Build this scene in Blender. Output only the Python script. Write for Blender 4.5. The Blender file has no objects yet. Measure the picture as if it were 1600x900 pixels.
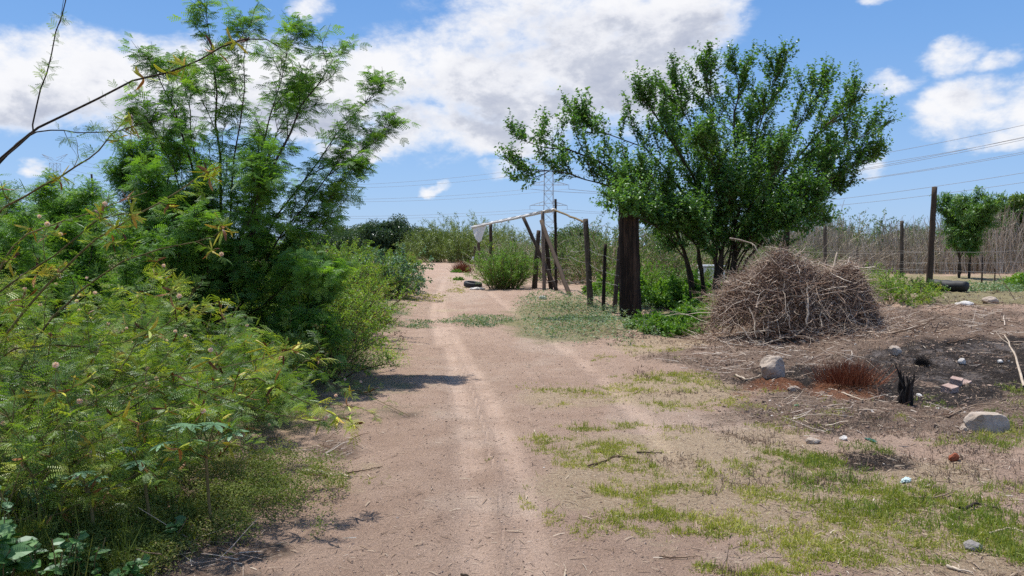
import bpy, math
import numpy as np
from mathutils import Vector, Matrix

R = np.random.default_rng(7)
SC = bpy.context.scene
COL = SC.collection

# ------------------------------------------------------------------ camera
F, CX, CY = 1209.0, 800.0, 450.0
PITCH = math.atan(67 / F)
CAMZ = 1.55
cam_d = bpy.data.cameras.new("camera")
cam = bpy.data.objects.new("camera", cam_d)
COL.objects.link(cam)
cam.location = (0, 0, CAMZ)
cam.rotation_euler = (math.pi / 2 - PITCH, 0, 0)
cam_d.sensor_width = 36
cam_d.lens = 36 * F / 1600
cam_d.clip_start = 0.05
cam_d.clip_end = 8000
SC.camera = cam
CP, SP = math.cos(PITCH), math.sin(PITCH)

# ------------------------------------------------------------------ light
SUN_EL, SUN_AZ = math.radians(69), math.radians(-42)     # azimuth from +Y, towards -X (left, ahead)
SUN_STRENGTH, SKY_STRENGTH, EXPOSURE = 4.3, 0.12, 0.44
SUN_DIR = Vector((math.sin(SUN_AZ) * math.cos(SUN_EL), math.cos(SUN_AZ) * math.cos(SUN_EL), math.sin(SUN_EL)))
sun_d = bpy.data.lights.new("sun", 'SUN')
sun_d.energy = SUN_STRENGTH
sun_d.angle = math.radians(0.53)
sun_d.color = (1.0, 0.955, 0.89)
sun = bpy.data.objects.new("sun", sun_d)
COL.objects.link(sun)
sun.rotation_euler = SUN_DIR.to_track_quat('Z', 'Y').to_euler()
SC.view_settings.view_transform = 'Standard'
SC.view_settings.look = 'None'
SC.view_settings.exposure = EXPOSURE
SC.view_settings.gamma = 1
SC.view_settings.use_curve_mapping = False
SC.render.engine = 'CYCLES'
SC.cycles.max_bounces = 6
SC.cycles.diffuse_bounces = 3
SC.cycles.glossy_bounces = 2
SC.cycles.transmission_bounces = 4
SC.cycles.transparent_max_bounces = 4
SC.cycles.caustics_reflective = False
SC.cycles.caustics_refractive = False
SC.cycles.use_denoising = False
SC.cycles.use_adaptive_sampling = True
SC.cycles.adaptive_threshold = 0.015
SC.cycles.sample_clamp_indirect = 4


# ------------------------------------------------------------------ pixel <-> world (1600 x 900 reference)
def ray(px, py):
    X = (px - CX) / F
    Y = (CY - py) / F
    return np.array([X, CP + Y * SP, -SP + Y * CP])


def P(px, py, d):
    r = ray(px, py)
    return np.array([0, 0, CAMZ]) + r * (d / r[1])


def project(x, y, z):
    z = z - CAMZ
    dep = y * CP - z * SP
    up = y * SP + z * CP
    dep = np.maximum(dep, 1e-3)
    return CX + F * x / dep, CY - F * up / dep


# ------------------------------------------------------------------ node helpers
class NT:
    def __init__(s, tree):
        s.t = tree
        s.n = tree.nodes
        s.l = tree.links

    def new(s, typ, **kw):
        n = s.n.new(typ)
        for k, v in kw.items():
            if k.startswith('i_'):
                key = k[2:]
                key = int(key) if key.isdigit() else key.replace('_', ' ')
                s.inp(n.inputs[key], v)
            else:
                setattr(n, k, v)
        return n

    def inp(s, sock, v):
        if isinstance(v, bpy.types.NodeSocket):
            s.l.new(v, sock)
        elif isinstance(v, (tuple, list)) and len(v) == 3 and sock.type == 'RGBA':
            sock.default_value = (*v, 1)
        else:
            sock.default_value = v

    def m(s, op, a, b=None, c=None, clamp=False):
        n = s.n.new('ShaderNodeMath')
        n.operation = op
        n.use_clamp = clamp
        for i, v in enumerate((a, b, c)):
            if v is not None:
                s.inp(n.inputs[i], v)
        return n.outputs[0]

    def mr(s, v, a, b, c=0.0, d=1.0, smooth=True):
        n = s.n.new('ShaderNodeMapRange')
        n.interpolation_type = 'SMOOTHSTEP' if smooth else 'LINEAR'
        s.inp(n.inputs[0], v)
        for i, q in enumerate((a, b, c, d)):
            s.inp(n.inputs[i + 1], q)
        return n.outputs[0]

    def mix(s, f, a, b, mode='MIX'):
        n = s.n.new('ShaderNodeMix')
        n.data_type = 'RGBA'
        n.blend_type = mode
        s.inp(n.inputs[0], f)
        s.inp(n.inputs[6], a)
        s.inp(n.inputs[7], b)
        return n.outputs[2]

    def noise(s, vec, scale, detail=4, rough=0.55, dist=0.0, out=0):
        n = s.n.new('ShaderNodeTexNoise')
        if vec is not None:
            s.l.new(vec, n.inputs['Vector'])
        n.inputs['Scale'].default_value = scale
        n.inputs['Detail'].default_value = detail
        n.inputs['Roughness'].default_value = rough
        n.inputs['Distortion'].default_value = dist
        return n.outputs[out]

    def attr(s, name):
        n = s.n.new('ShaderNodeAttribute')
        n.attribute_name = name
        return n.outputs['Fac']

    def ramp(s, f, stops):
        n = s.n.new('ShaderNodeValToRGB')
        e = n.color_ramp.elements
        while len(e) < len(stops):
            e.new(0.5)
        for el, (p, c) in zip(e, stops):
            el.position = p
            el.color = (*c, 1)
        s.inp(n.inputs[0], f)
        return n.outputs[0]


# ------------------------------------------------------------------ world: Nishita sky and cumulus at real directions
def azel(px, py):
    d = ray(px, py)
    d = d / np.linalg.norm(d)
    return math.atan2(d[0], d[1]), math.asin(d[2])


world = bpy.data.worlds.new("World")
SC.world = world
world.use_nodes = True
world.cycles.sampling_method = 'MANUAL'
world.cycles.sample_map_resolution = 256
w = NT(world.node_tree)
w.n.clear()
sky = w.new('ShaderNodeTexSky', sky_type='NISHITA', sun_disc=False, sun_elevation=SUN_EL, sun_rotation=SUN_AZ,
            air_density=1.0, dust_density=0.3, ozone_density=2.2, altitude=0)
tc = w.new('ShaderNodeTexCoord').outputs['Generated']
sep = w.new('ShaderNodeSeparateXYZ', i_0=tc)
AZ = w.m('ARCTAN2', sep.outputs[0], sep.outputs[1])
EL = w.m('ARCSINE', sep.outputs[2])
BLOBS = [(860, 55, 250, 95), (1040, 25, 120, 85), (985, 90, 120, 60), (735, 115, 120, 60), (600, 125, 100, 48), (850, 165, 190, 55),
         (660, 195, 110, 55), (800, 205, 110, 40), (960, 130, 150, 70), (900, 0, 180, 60),
         (140, 125, 150, 70), (20, 135, 110, 65), (210, 90, 60, 35), (420, 125, 190, 60), (480, 175, 150, 45), (250, 165, 140, 50),
         (480, 8, 42, 22), (795, 262, 55, 20), (682, 290, 28, 12), (1385, 130, 60, 20), (1365, 257, 45, 22),
         (1492, 92, 55, 30), (1560, 95, 50, 22), (1510, 175, 85, 45), (1590, 170, 75, 50), (1560, 215, 100, 26),
         (48, 266, 28, 14), (560, 238, 80, 20), (1360, 0, 40, 14)]


def cloud_density(az, el, vec):
    n1 = w.noise(vec, 8, 9, 0.62, 0.25)
    n2 = w.noise(vec, 34, 5, 0.65, 0.2)
    nn = w.m('ADD', w.m('MULTIPLY', w.m('SUBTRACT', n1, 0.5), 4.2), w.m('MULTIPLY', w.m('SUBTRACT', n2, 0.5), 1.5))
    wn = w.new('ShaderNodeSeparateXYZ', i_0=w.noise(vec, 16, 4, 0.6, out=1))
    az = w.m('ADD', az, w.m('MULTIPLY', w.m('SUBTRACT', wn.outputs[0], 0.5), 0.06))
    el = w.m('ADD', el, w.m('MULTIPLY', w.m('SUBTRACT', wn.outputs[1], 0.5), 0.055))
    best = None
    for (bx, by, rx, ry) in BLOBS:
        a0, e0 = azel(bx, by)
        k = 1 / (1 + ((bx - 800) / F) ** 2)
        u = w.m('MULTIPLY', w.m('SUBTRACT', az, a0), F / rx / k)
        v = w.m('MULTIPLY', w.m('SUBTRACT', el, e0), F / ry)
        pk = 1.0 if rx > 70 else 0.62
        q = w.m('SUBTRACT', pk, w.m('ADD', w.m('MULTIPLY', u, u), w.m('MULTIPLY', v, v)))
        best = q if best is None else w.m('SMOOTH_MAX', best, q, 0.35)
    # the rest of the sky, outside what this photograph covers
    g = w.noise(vec, 2.3, 3, 0.5)
    out = w.m('MAXIMUM', w.mr(el, 0.42, 0.6), w.mr(w.m('ABSOLUTE', az), 0.66, 0.9))
    far = w.m('SUBTRACT', w.m('MULTIPLY', out, w.mr(g, 0.45, 0.7, 0, 3.0)), 1.2)
    best = w.m('MAXIMUM', w.m('MAXIMUM', best, -1.2), far)
    return w.m('ADD', w.m('MULTIPLY', best, 1.5), nn)


stretch = w.new('ShaderNodeMapping')
w.l.new(tc, stretch.inputs[0])
stretch.inputs['Scale'].default_value = (1, 1, 1.7)
den = cloud_density(AZ, EL, stretch.outputs[0])
offv = w.new('ShaderNodeVectorMath', operation='ADD')
w.l.new(stretch.outputs[0], offv.inputs[0])
offv.inputs[1].default_value = (-0.022, 0.0, 0.042 * 1.7)
den2 = cloud_density(w.m('SUBTRACT', AZ, 0.022), w.m('ADD', EL, 0.042), offv.outputs[0])
mask = w.m('POWER', w.mr(den, -0.5, 1.35), 1.2)
K = 1.0 / SKY_STRENGTH / 2 ** EXPOSURE
shade = w.m('MULTIPLY', w.m('MULTIPLY', w.mr(den2, 0.05, 2.3), 1.0), w.mr(den, 0.2, 1.6))
fine = w.noise(stretch.outputs[0], 14, 5, 0.6)
shade = w.m('ADD', shade, w.m('MULTIPLY', w.m('SUBTRACT', fine, 0.5), 0.55), clamp=True)
ccol = w.ramp(shade, [(0.0, (0.97, 0.97, 0.99)), (0.30, (0.85, 0.86, 0.91)), (0.62, (0.62, 0.65, 0.74)), (1.0, (0.47, 0.51, 0.63))])
cbright = w.new('ShaderNodeVectorMath', operation='SCALE')
w.l.new(ccol, cbright.inputs[0])
cbright.inputs['Scale'].default_value = K
grad = w.ramp(w.mr(EL, -0.02, 0.75, smooth=False), [(0.0, (.37, .57, .87)), (.12, (.29, .50, .86)), (.33, (.175, .39, .80)), (.55, (.095, .28, .70)), (1, (.06, .20, .55))])
gsc = w.new('ShaderNodeVectorMath', operation='SCALE')
w.l.new(grad, gsc.inputs[0])
gsc.inputs['Scale'].default_value = K
tint = w.mix(0.85, sky.outputs[0], gsc.outputs[0])
skyc = w.mix(w.m('MULTIPLY', mask, 0.97), tint, cbright.outputs[0])
bg = w.new('ShaderNodeBackground', i_Color=skyc, i_Strength=SKY_STRENGTH)
w.l.new(bg.outputs[0], w.new('ShaderNodeOutputWorld').inputs[0])


# ------------------------------------------------------------------ numpy noise
def _hash(ix, iy, s):
    h = (ix.astype(np.int64) * 374761393 + iy.astype(np.int64) * 668265263 + s * 1442695041) & 0x7fffffff
    h = ((h ^ (h >> 13)) * 1274126177) & 0x7fffffff
    return ((h ^ (h >> 16)) & 0xffff) / 65535.0


def vn(x, y, s=0):
    x = np.asarray(x, float)
    y = np.asarray(y, float)
    ix, iy = np.floor(x), np.floor(y)
    fx, fy = x - ix, y - iy
    fx, fy = fx * fx * (3 - 2 * fx), fy * fy * (3 - 2 * fy)
    a, b = _hash(ix, iy, s), _hash(ix + 1, iy, s)
    c, d = _hash(ix, iy + 1, s), _hash(ix + 1, iy + 1, s)
    return (a * (1 - fx) + b * fx) * (1 - fy) + (c * (1 - fx) + d * fx) * fy


def fbm(x, y, s=0, o=4):
    t = 0
    a = 0.5
    for i in range(o):
        t = t + a * vn(x * 2 ** i, y * 2 ** i, s + i * 17)
        a *= 0.5
    return t / (1 - 0.5 ** o)


def ss(v, a, b):
    t = np.clip((v - a) / (b - a), 0, 1)
    return t * t * (3 - 2 * t)


# ------------------------------------------------------------------ terrain height
def Hb(x, y):
    x = np.asarray(x, float)
    y = np.asarray(y, float)
    m = ss(x - 0.05 * y, 2.6, 5.8) * ss(y, 8.0, 15.0) * (1 - ss(y, 17.0, 21.5)) * 0.50
    m = m + ss(x, 4.5, 6.5) * ss(y, 8.3, 9.6) * (1 - ss(y, 9.6, 12)) * 0.05
    v = ss(-x - 0.02 * y, 1.6, 2.6) * 0.07 * (1 - ss(y, 30, 60))
    return m + v


TR = [  # tyre prints as pixel polylines
    [(690, 470), (693, 500), (702, 540), (715, 600), (732, 680), (742, 780), (745, 898)],
    [(692, 490), (705, 520), (735, 570), (768, 630), (795, 700), (822, 800), (838, 898)],
    [(735, 425), (768, 460), (825, 503), (885, 548), (935, 585), (1000, 650), (1050, 720)],
    [(700, 425), (683, 462), (676, 490), (690, 540)],
]


def gp(px, py):
    r = ray(px, py)
    z = 0.0
    for _ in range(12):
        t = (CAMZ - z) / -r[2] if r[2] < 0 else 200
        x, y = r[0] * t, r[1] * t
        zn = float(Hb(x, y))
        z = 0.5 * z + 0.5 * zn
    return np.array([x, y, float(Hb(x, y))])


TRW = [np.array([gp(*p)[:2] for p in t]) for t in TR]


def track_uv(x, y):
    best = np.full(x.shape, 9.0)
    S = np.zeros(x.shape)
    Kk = np.zeros(x.shape)
    for k, pl in enumerate(TRW):
        acc = 0
        for i in range(len(pl) - 1):
            a, b = pl[i], pl[i + 1]
            L = np.linalg.norm(b - a)
            d = (b - a) / L
            t = np.clip((x - a[0]) * d[0] + (y - a[1]) * d[1], 0, L)
            qx, qy = a[0] + d[0] * t, a[1] + d[1] * t
            u = (x - qx) * -d[1] + (y - qy) * d[0]
            dist = np.hypot(x - qx, y - qy)
            upd = dist < np.abs(best)
            best = np.where(upd, np.where(u < 0, -dist, dist), best)
            S = np.where(upd, acc + t, S)
            Kk = np.where(upd, k, Kk)
            acc += L
    return best, S, Kk


def Hm(x, y):
    near = 1 - ss(y, 25, 60)
    h = Hb(x, y)
    h = h + near * ((fbm(x * 0.8, y * 0.8, 3, 3) - 0.5) * 0.05 + (fbm(x * 5, y * 5, 9, 3) - 0.5) * 0.022 + (fbm(x * 16, y * 16, 19, 2) - 0.5) * 0.010)
    tu_, _, _ = track_uv(x, y)
    h = h - 0.018 * np.exp(-(tu_ / .15) ** 2) * near
    rough = ss(x, 1.8, 3.2)
    h = h + near * rough * (fbm(x * 3, y * 3, 21, 4) - 0.5) * (0.08 + 0.10 * ss(y, 6.5, 9))
    return h


# ------------------------------------------------------------------ mesh assembling
def quads_mesh(name, verts, quads, mat, rnd=None, parent=None, smooth=False, loc=(0, 0, 0), attrs=None, tris=None):
    me = bpy.data.meshes.new(name)
    verts = np.asarray(verts, np.float32).reshape(-1, 3)
    nq = 0 if quads is None else len(quads)
    nt = 0 if tris is None else len(tris)
    me.vertices.add(len(verts))
    me.vertices.foreach_set('co', verts.ravel())
    idx = []
    if nq:
        idx.append(np.asarray(quads, np.int32).ravel())
    if nt:
        idx.append(np.asarray(tris, np.int32).ravel())
    idx = np.concatenate(idx)
    me.loops.add(len(idx))
    me.loops.foreach_set('vertex_index', idx)
    me.polygons.add(nq + nt)
    st = np.concatenate([np.arange(nq) * 4, nq * 4 + np.arange(nt) * 3]).astype(np.int32)
    me.polygons.foreach_set('loop_start', st)
    me.update(calc_edges=True)
    me.polygons.foreach_set('use_smooth', np.full(nq + nt, smooth))
    if rnd is not None:
        a = me.attributes.new('rnd', 'FLOAT', 'FACE')
        a.data.foreach_set('value', np.asarray(rnd, np.float32))
    for k, v in (attrs or {}).items():
        a = me.attributes.new(k, 'FLOAT', 'POINT')
        a.data.foreach_set('value', np.asarray(v, np.float32))
    me.materials.append(mat)
    o = bpy.data.objects.new(name, me)
    COL.objects.link(o)
    o.location = loc
    if parent:
        o.parent = parent
    return o


class Acc:
    """collects quads of one mesh"""
    def __init__(s):
        s.v, s.q, s.r, s.n = [], [], [], 0

    def add(s, v, q, r=None):
        v = np.asarray(v, np.float32).reshape(-1, 3)
        q = np.asarray(q, np.int64).reshape(-1, 4)
        s.v.append(v)
        s.q.append(q + s.n)
        s.r.append(np.broadcast_to(np.asarray(0.5 if r is None else r, np.float32), (len(q),)))
        s.n += len(v)

    def build(s, name, mat, parent=None, smooth=False, loc=(0, 0, 0)):
        if not s.v:
            return None
        return quads_mesh(name, np.concatenate(s.v), np.concatenate(s.q), mat, np.concatenate(s.r), parent, smooth, loc)


def nrm(v):
    return v / np.maximum(np.linalg.norm(v, axis=-1, keepdims=True), 1e-9)


def tubes(acc, pts, rad, sides=5, r=None):
    """pts (B,n,3), rad (B,n)"""
    pts = np.asarray(pts, float)
    if pts.ndim == 2:
        pts = pts[None]
    B, n, _ = pts.shape
    rad = np.broadcast_to(np.asarray(rad, float), (B, n))
    T = nrm(np.gradient(pts, axis=1))
    ref = np.zeros((B, 1, 3))
    mean = nrm(pts[:, -1] - pts[:, 0])
    ref[:, 0] = np.where(np.abs(mean[:, 2:3]) > 0.8, np.array([[1.0, 0, 0]]), np.array([[0, 0, 1.0]]))
    A = nrm(np.cross(T, ref))
    Bv = np.cross(T, A)
    ang = np.arange(sides) * 2 * math.pi / sides
    ring = A[:, :, None] * np.cos(ang)[None, None, :, None] + Bv[:, :, None] * np.sin(ang)[None, None, :, None]
    V = pts[:, :, None] + ring * rad[:, :, None, None]
    b = np.arange(B)[:, None, None] * n * sides
    i = np.arange(n - 1)[None, :, None] * sides
    s0 = np.arange(sides)[None, None, :]
    s1 = (s0 + 1) % sides
    q = np.stack([b + i + s0, b + i + s1, b + i + sides + s1, b + i + sides + s0], -1).reshape(-1, 4)
    rr = None
    if r is not None:
        rr = np.repeat(np.broadcast_to(np.asarray(r, float), (B,)), (n - 1) * sides)
    acc.add(V, q, rr)


def grow(start, dirs, length, n=7, wob=0.15, trop=(0, 0, 0)):
    start = np.asarray(start, float).reshape(-1, 3)
    d = nrm(np.asarray(dirs, float).reshape(-1, 3))
    length = np.broadcast_to(np.asarray(length, float), (len(start),))
    pts = [start]
    for i in range(n - 1):
        d = nrm(d + R.normal(0, wob, d.shape) + np.asarray(trop))
        pts.append(pts[-1] + d * (length / (n - 1))[:, None])
    return np.stack(pts, 1)


def along(pts, t):
    """pts (B,n,3), t (B,k) in 0..1 -> pos, tangent (B,k,3)"""
    B, n, _ = pts.shape
    f = np.clip(t, 0, 0.9999) * (n - 1)
    i = f.astype(int)
    w_ = (f - i)[..., None]
    bi = np.arange(B)[:, None]
    a, b = pts[bi, i], pts[bi, i + 1]
    return a * (1 - w_) + b * w_, nrm(b - a)


def kids(pts, k, t0, t1, ang, angj=0.25):
    B = len(pts)
    t = t0 + (t1 - t0) * (np.arange(k)[None] + R.random((B, k))) / k
    pos, tan = along(pts, t)
    rv = nrm(R.normal(0, 1, tan.shape))
    perp = nrm(rv - tan * (rv * tan).sum(-1, keepdims=True))
    a = ang + R.normal(0, angj, (B, k, 1))
    d = tan * np.cos(a) + perp * np.sin(a)
    return pos.reshape(-1, 3), d.reshape(-1, 3), t.ravel(), np.repeat(np.arange(B), k)


def inst(acc, tv, tq, pos, ax, up, scale, r):
    """copies of a template (x along ax, z about up)"""
    pos = np.asarray(pos).reshape(-1, 3)
    N = len(pos)
    if N == 0:
        return
    ax = nrm(ax)
    s = nrm(np.cross(up, ax))
    u = np.cross(ax, s)
    M = np.stack([ax, s, u], 1)                       # rows
    scale = np.broadcast_to(scale, (N,))
    V = np.einsum('kc,ncj->nkj', tv, M) * scale[:, None, None] + pos[:, None]
    q = (tq[None] + (np.arange(N) * len(tv))[:, None, None]).reshape(-1, 4)
    rr = np.repeat(np.broadcast_to(r, (N,)), len(tq)) + R.normal(0, 0.03, N * len(tq))
    acc.add(V, q, np.clip(rr, 0, 1))


def rvec(n):
    return nrm(R.normal(0, 1, (n, 3)))


# ---- leaf templates
def T_simple(w_=0.45, fold=0.12):
    return (np.array([[0, 0, 0], [.45, w_ / 2, fold], [1, 0, -0.03], [.45, -w_ / 2, fold]]), np.array([[0, 1, 2, 3]]))


def T_long():
    v = [[0, 0, 0], [.35, .11, .05], [.35, -.11, .05], [.7, .08, .02], [.7, -.08, .02], [1, .005, -.1], [1, -.005, -.1], [0, .01, 0]]
    return np.array(v), np.array([[7, 1, 2, 0], [1, 3, 4, 2], [3, 5, 6, 4]])


def T_pinnate(pairs=7, L=0.30, w_=0.12):
    v, q = [], []
    for i in range(pairs):
        x = 0.12 + 0.85 * i / (pairs - 1)
        for s in (-1, 1):
            k = len(v)
            ll = L * (0.75 + 0.35 * math.sin(math.pi * (i + .7) / pairs))
            v += [[x, 0.01 * s, 0], [x + .04 + w_ * .5, s * ll * .5, .02], [x + 0.12, s * ll, -.02], [x + .02 - w_ * .25, s * ll * .55, .02]]
            q.append([k, k + 1, k + 2, k + 3])
    k = len(v)
    v += [[0, -.012, 0], [1, -.006, 0], [1, .006, 0], [0, .012, 0]]
    q.append([k, k + 1, k + 2, k + 3])
    return np.array(v), np.array(q)


def T_bipinnate(np_=3, leaflets=6, pl=0.55, spread=0.9):
    v, q = [], []
    k = 0
    v += [[0, -.008, 0], [.62, -.005, 0], [.62, .005, 0], [0, .008, 0]]
    q.append([0, 1, 2, 3])
    for p in range(np_):
        x0 = 0.22 + 0.40 * p / max(1, np_ - 1)
        a = spread * (1.15 - 0.35 * p / max(1, np_ - 1))
        for s in (-1, 1):
            ca, sa = math.cos(a), math.sin(a) * s
            droop = -0.12
            k = len(v)
            v += [[x0, 0, 0], [x0 + pl * ca, pl * sa, droop], [x0 + pl * ca + .006, pl * sa, droop], [x0 + .01, 0, 0]]
            q.append([k, k + 1, k + 2, k + 3])
            for i in range(leaflets):
                t = 0.15 + 0.85 * i / (leaflets - 1)
                bx, by, bz = x0 + pl * ca * t, pl * sa * t, droop * t * t
                L = 0.115 * (0.7 + 0.4 * math.sin(math.pi * (i + 1) / (leaflets + 1)))
                for g in (-1, 1):
                    lx, ly = ca * .35 - sa * g, sa * .35 + ca * g
                    n_ = math.hypot(lx, ly)
                    lx, ly = lx / n_ * L, ly / n_ * L
                    wx, wy = ca * .026, sa * .026
                    k = len(v)
                    v += [[bx, by, bz], [bx + lx * .5 + wx, by + ly * .5 + wy, bz + .012], [bx + lx, by + ly, bz], [bx + lx * .5 - wx, by + ly * .5 - wy, bz + .012]]
                    q.append([k, k + 1, k + 2, k + 3])
    return np.array(v), np.array(q)


def T_bip_far(np_=3, leaflets=5, pl=0.58, spread=0.95, fat=1.0):
    v, q = [[0, -.008, 0], [.62, -.005, 0], [.62, .005, 0], [0, .008, 0]], [[0, 1, 2, 3]]
    for p in range(np_):
        x0 = 0.2 + 0.42 * p / max(1, np_ - 1)
        a = spread * (1.15 - 0.4 * p / max(1, np_ - 1))
        for s in (-1, 1):
            ca, sa = math.cos(a), math.sin(a) * s
            for i in range(leaflets):
                t = 0.15 + 0.85 * i / (leaflets - 1)
                bx, by, bz = x0 + pl * ca * t, pl * sa * t, -.14 * t * t
                L = 0.12 * fat * (0.7 + 0.4 * math.sin(math.pi * (i + 1) / (leaflets + 1)))
                wx, wy = ca * .04 * fat, sa * .04 * fat
                lx, ly = -sa * L, ca * L
                k = len(v)
                v += [[bx - lx, by - ly, bz], [bx + wx, by + wy, bz + .02], [bx + lx, by + ly, bz], [bx - wx, by - wy, bz + .02]]
                q.append([k, k + 1, k + 2, k + 3])
    return np.array(v), np.array(q)


def T_heart():
    v = [[0, 0, 0], [.05, .30, .06], [.45, .42, .05], [.8, .22, 0], [1, 0, -.1], [.8, -.22, 0], [.45, -.42, .05], [.05, -.30, .06], [.45, 0, -.02]]
    return np.array(v), np.array([[0, 1, 2, 8], [8, 2, 3, 4], [8, 4, 5, 6], [0, 8, 6, 7]])


def T_cube():
    v = np.array([[x, y, z] for x in (-1, 1) for y in (-1, 1) for z in (-1, 1)], float) * 0.5
    v = v * np.array([1, .8, .6]) + R.normal(0, .07, v.shape)
    return v, np.array([[0, 1, 3, 2], [4, 6, 7, 5], [0, 4, 5, 1], [2, 3, 7, 6], [0, 2, 6, 4], [1, 5, 7, 3]])


# ------------------------------------------------------------------ materials
def mat_new(name):
    m = bpy.data.materials.new(name)
    m.use_nodes = True
    t = NT(m.node_tree)
    t.n.clear()
    out = t.new('ShaderNodeOutputMaterial')
    return m, t, out


def mat_leaf(name, stops, trans=0.38, gloss=0.07, rough=0.38, nscale=1.3):
    m, t, out = mat_new(name)
    oc = t.new('ShaderNodeTexCoord').outputs['Object']
    big = t.noise(oc, nscale, 2, 0.5)
    f = t.m('ADD', t.attr('rnd'), t.m('MULTIPLY', t.m('SUBTRACT', big, 0.5), 0.7), clamp=True)
    c = t.ramp(f, stops)
    ct = t.mix(1.0, c, (1.35, 1.35, 0.45), 'MULTIPLY')
    d = t.new('ShaderNodeBsdfDiffuse', i_Color=c)
    tr = t.new('ShaderNodeBsdfTranslucent', i_Color=ct)
    a = t.new('ShaderNodeMixShader', i_0=trans)
    t.l.new(d.outputs[0], a.inputs[1])
    t.l.new(tr.outputs[0], a.inputs[2])
    g = t.new('ShaderNodeBsdfGlossy', i_Color=(0.9, 0.95, 1.0), i_Roughness=rough)
    b = t.new('ShaderNodeMixShader', i_0=gloss)
    t.l.new(a.outputs[0], b.inputs[1])
    t.l.new(g.outputs[0], b.inputs[2])
    t.l.new(b.outputs[0], out.inputs[0])
    return m


def mat_bark(name, c1, c2, scale=9, stretch=(1, 1, 0.25), rough=0.9, bump=0.4, lo=.36, hi=.64):
    m, t, out = mat_new(name)
    oc = t.new('ShaderNodeTexCoord').outputs['Object']
    mp = t.new('ShaderNodeMapping')
    t.l.new(oc, mp.inputs[0])
    mp.inputs['Scale'].default_value = stretch
    n1 = t.noise(mp.outputs[0], scale, 8, 0.65, 0.3)
    n2 = t.noise(mp.outputs[0], scale * 6, 4, 0.6)
    f = t.m('ADD', t.m('MULTIPLY', n1, 0.6), t.m('MULTIPLY', n2, 0.4))
    f = t.m('ADD', f, t.m('MULTIPLY', t.m('SUBTRACT', t.attr('rnd'), 0.5), 0.35))
    c = t.ramp(f, [(lo, c1), (hi, c2)])
    bp = t.new('ShaderNodeBump', i_Strength=bump, i_Distance=0.02, i_Height=f)
    p = t.new('ShaderNodeBsdfPrincipled', i_Base_Color=c, i_Roughness=rough, i_Normal=bp.outputs[0])
    p.inputs['Specular IOR Level'].default_value = 0.25
    t.l.new(p.outputs[0], out.inputs[0])
    return m


def mat_rnd(name, stops, rough=0.85, noise_scale=25, amt=0.5):
    m, t, out = mat_new(name)
    oc = t.new('ShaderNodeTexCoord').outputs['Object']
    n1 = t.noise(oc, noise_scale, 5, 0.6)
    f = t.m('ADD', t.attr('rnd'), t.m('MULTIPLY', t.m('SUBTRACT', n1, 0.5), amt), clamp=True)
    c = t.ramp(f, stops)
    bp = t.new('ShaderNodeBump', i_Strength=0.5, i_Distance=0.01, i_Height=n1)
    p = t.new('ShaderNodeBsdfPrincipled', i_Base_Color=c, i_Roughness=rough, i_Normal=bp.outputs[0])
    p.inputs['Specular IOR Level'].default_value = 0.3
    t.l.new(p.outputs[0], out.inputs[0])
    return m


M = {}
M['mesq'] = mat_leaf('feathery_leaf', [(0.0, (0.070, 0.163, 0.034)), (.5, (0.132, 0.287, 0.054)), (1, (0.248, 0.420, 0.070))], 0.42, 0.03, 0.5)
M['mimosa'] = mat_leaf('mimosa_leaf', [(0.0, (.055, .12, .022)), (.35, (.12, .23, .035)), (.62, (.24, .36, .05)), (.82, (.46, .50, .07)), (1, (.52, .42, .12))], 0.42, 0.04, 0.45, nscale=2)
M['tree'] = mat_leaf('oval_leaf', [(0.0, (0.045, 0.120, 0.024)), (.5, (0.093, 0.224, 0.039)), (1, (0.194, 0.359, 0.056))], 0.36, 0.05, 0.42, nscale=0.5)
M['scrub'] = mat_leaf('scrub_leaf', [(0.0, (.08, .16, .025)), (.4, (.16, .30, .045)), (.72, (.27, .39, .06)), (.92, (.40, .42, .09)), (1, (.36, .24, .10))], 0.40, 0.03, 0.5, nscale=1.5)
M['bright'] = mat_leaf('bright_leaf', [(0.0, (.07, .17, .02)), (.5, (.13, .28, .035)), (1, (.25, .38, .06))], 0.4, 0.03, 0.5, nscale=2)
M['round'] = mat_leaf('round_tree_leaf', [(0.0, (.05, .13, .03)), (.5, (.10, .22, .04)), (1, (.20, .34, .07))], 0.35, 0.04, 0.45, nscale=2)
M['glauc'] = mat_leaf('glaucous_leaf', [(0.0, (.06, .14, .07)), (.5, (.11, .23, .12)), (1, (.22, .34, .20))], 0.25, 0.05, 0.5)
M['greycover'] = mat_leaf('grey_green_leaf', [(0.0, (0.077, 0.143, 0.061)), (.5, (0.154, 0.242, 0.121)), (.85, (0.242, 0.330, 0.198)), (1, (0.286, 0.297, 0.132))], 0.25, 0.03, 0.5, nscale=1.2)
M['far'] = mat_leaf('far_leaf', [(0.0, (.025, .055, .03)), (.5, (.045, .09, .04)), (1, (.08, .14, .05))], 0.25, 0.04, nscale=0.3)
M['farlight'] = mat_leaf('willow_leaf', [(0.0, (.08, .13, .03)), (.5, (.15, .22, .05)), (1, (.25, .31, .09))], 0.3, 0.04, nscale=0.3)
M['hedge'] = mat_leaf('thicket_leaf', [(0.0, (0.048, 0.102, 0.024)), (.5, (0.102, 0.192, 0.042)), (.85, (0.192, 0.276, 0.072)), (1, (0.264, 0.228, 0.108))], 0.32, 0.03, 0.5, nscale=0.6)
M['grass'] = mat_leaf('grass_blade', [(0.0, (.15, .19, .04)), (.4, (.27, .31, .06)), (.7, (.46, .46, .13)), (1, (.58, .50, .28))], 0.33, 0.02, 0.5, nscale=1.5)
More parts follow.
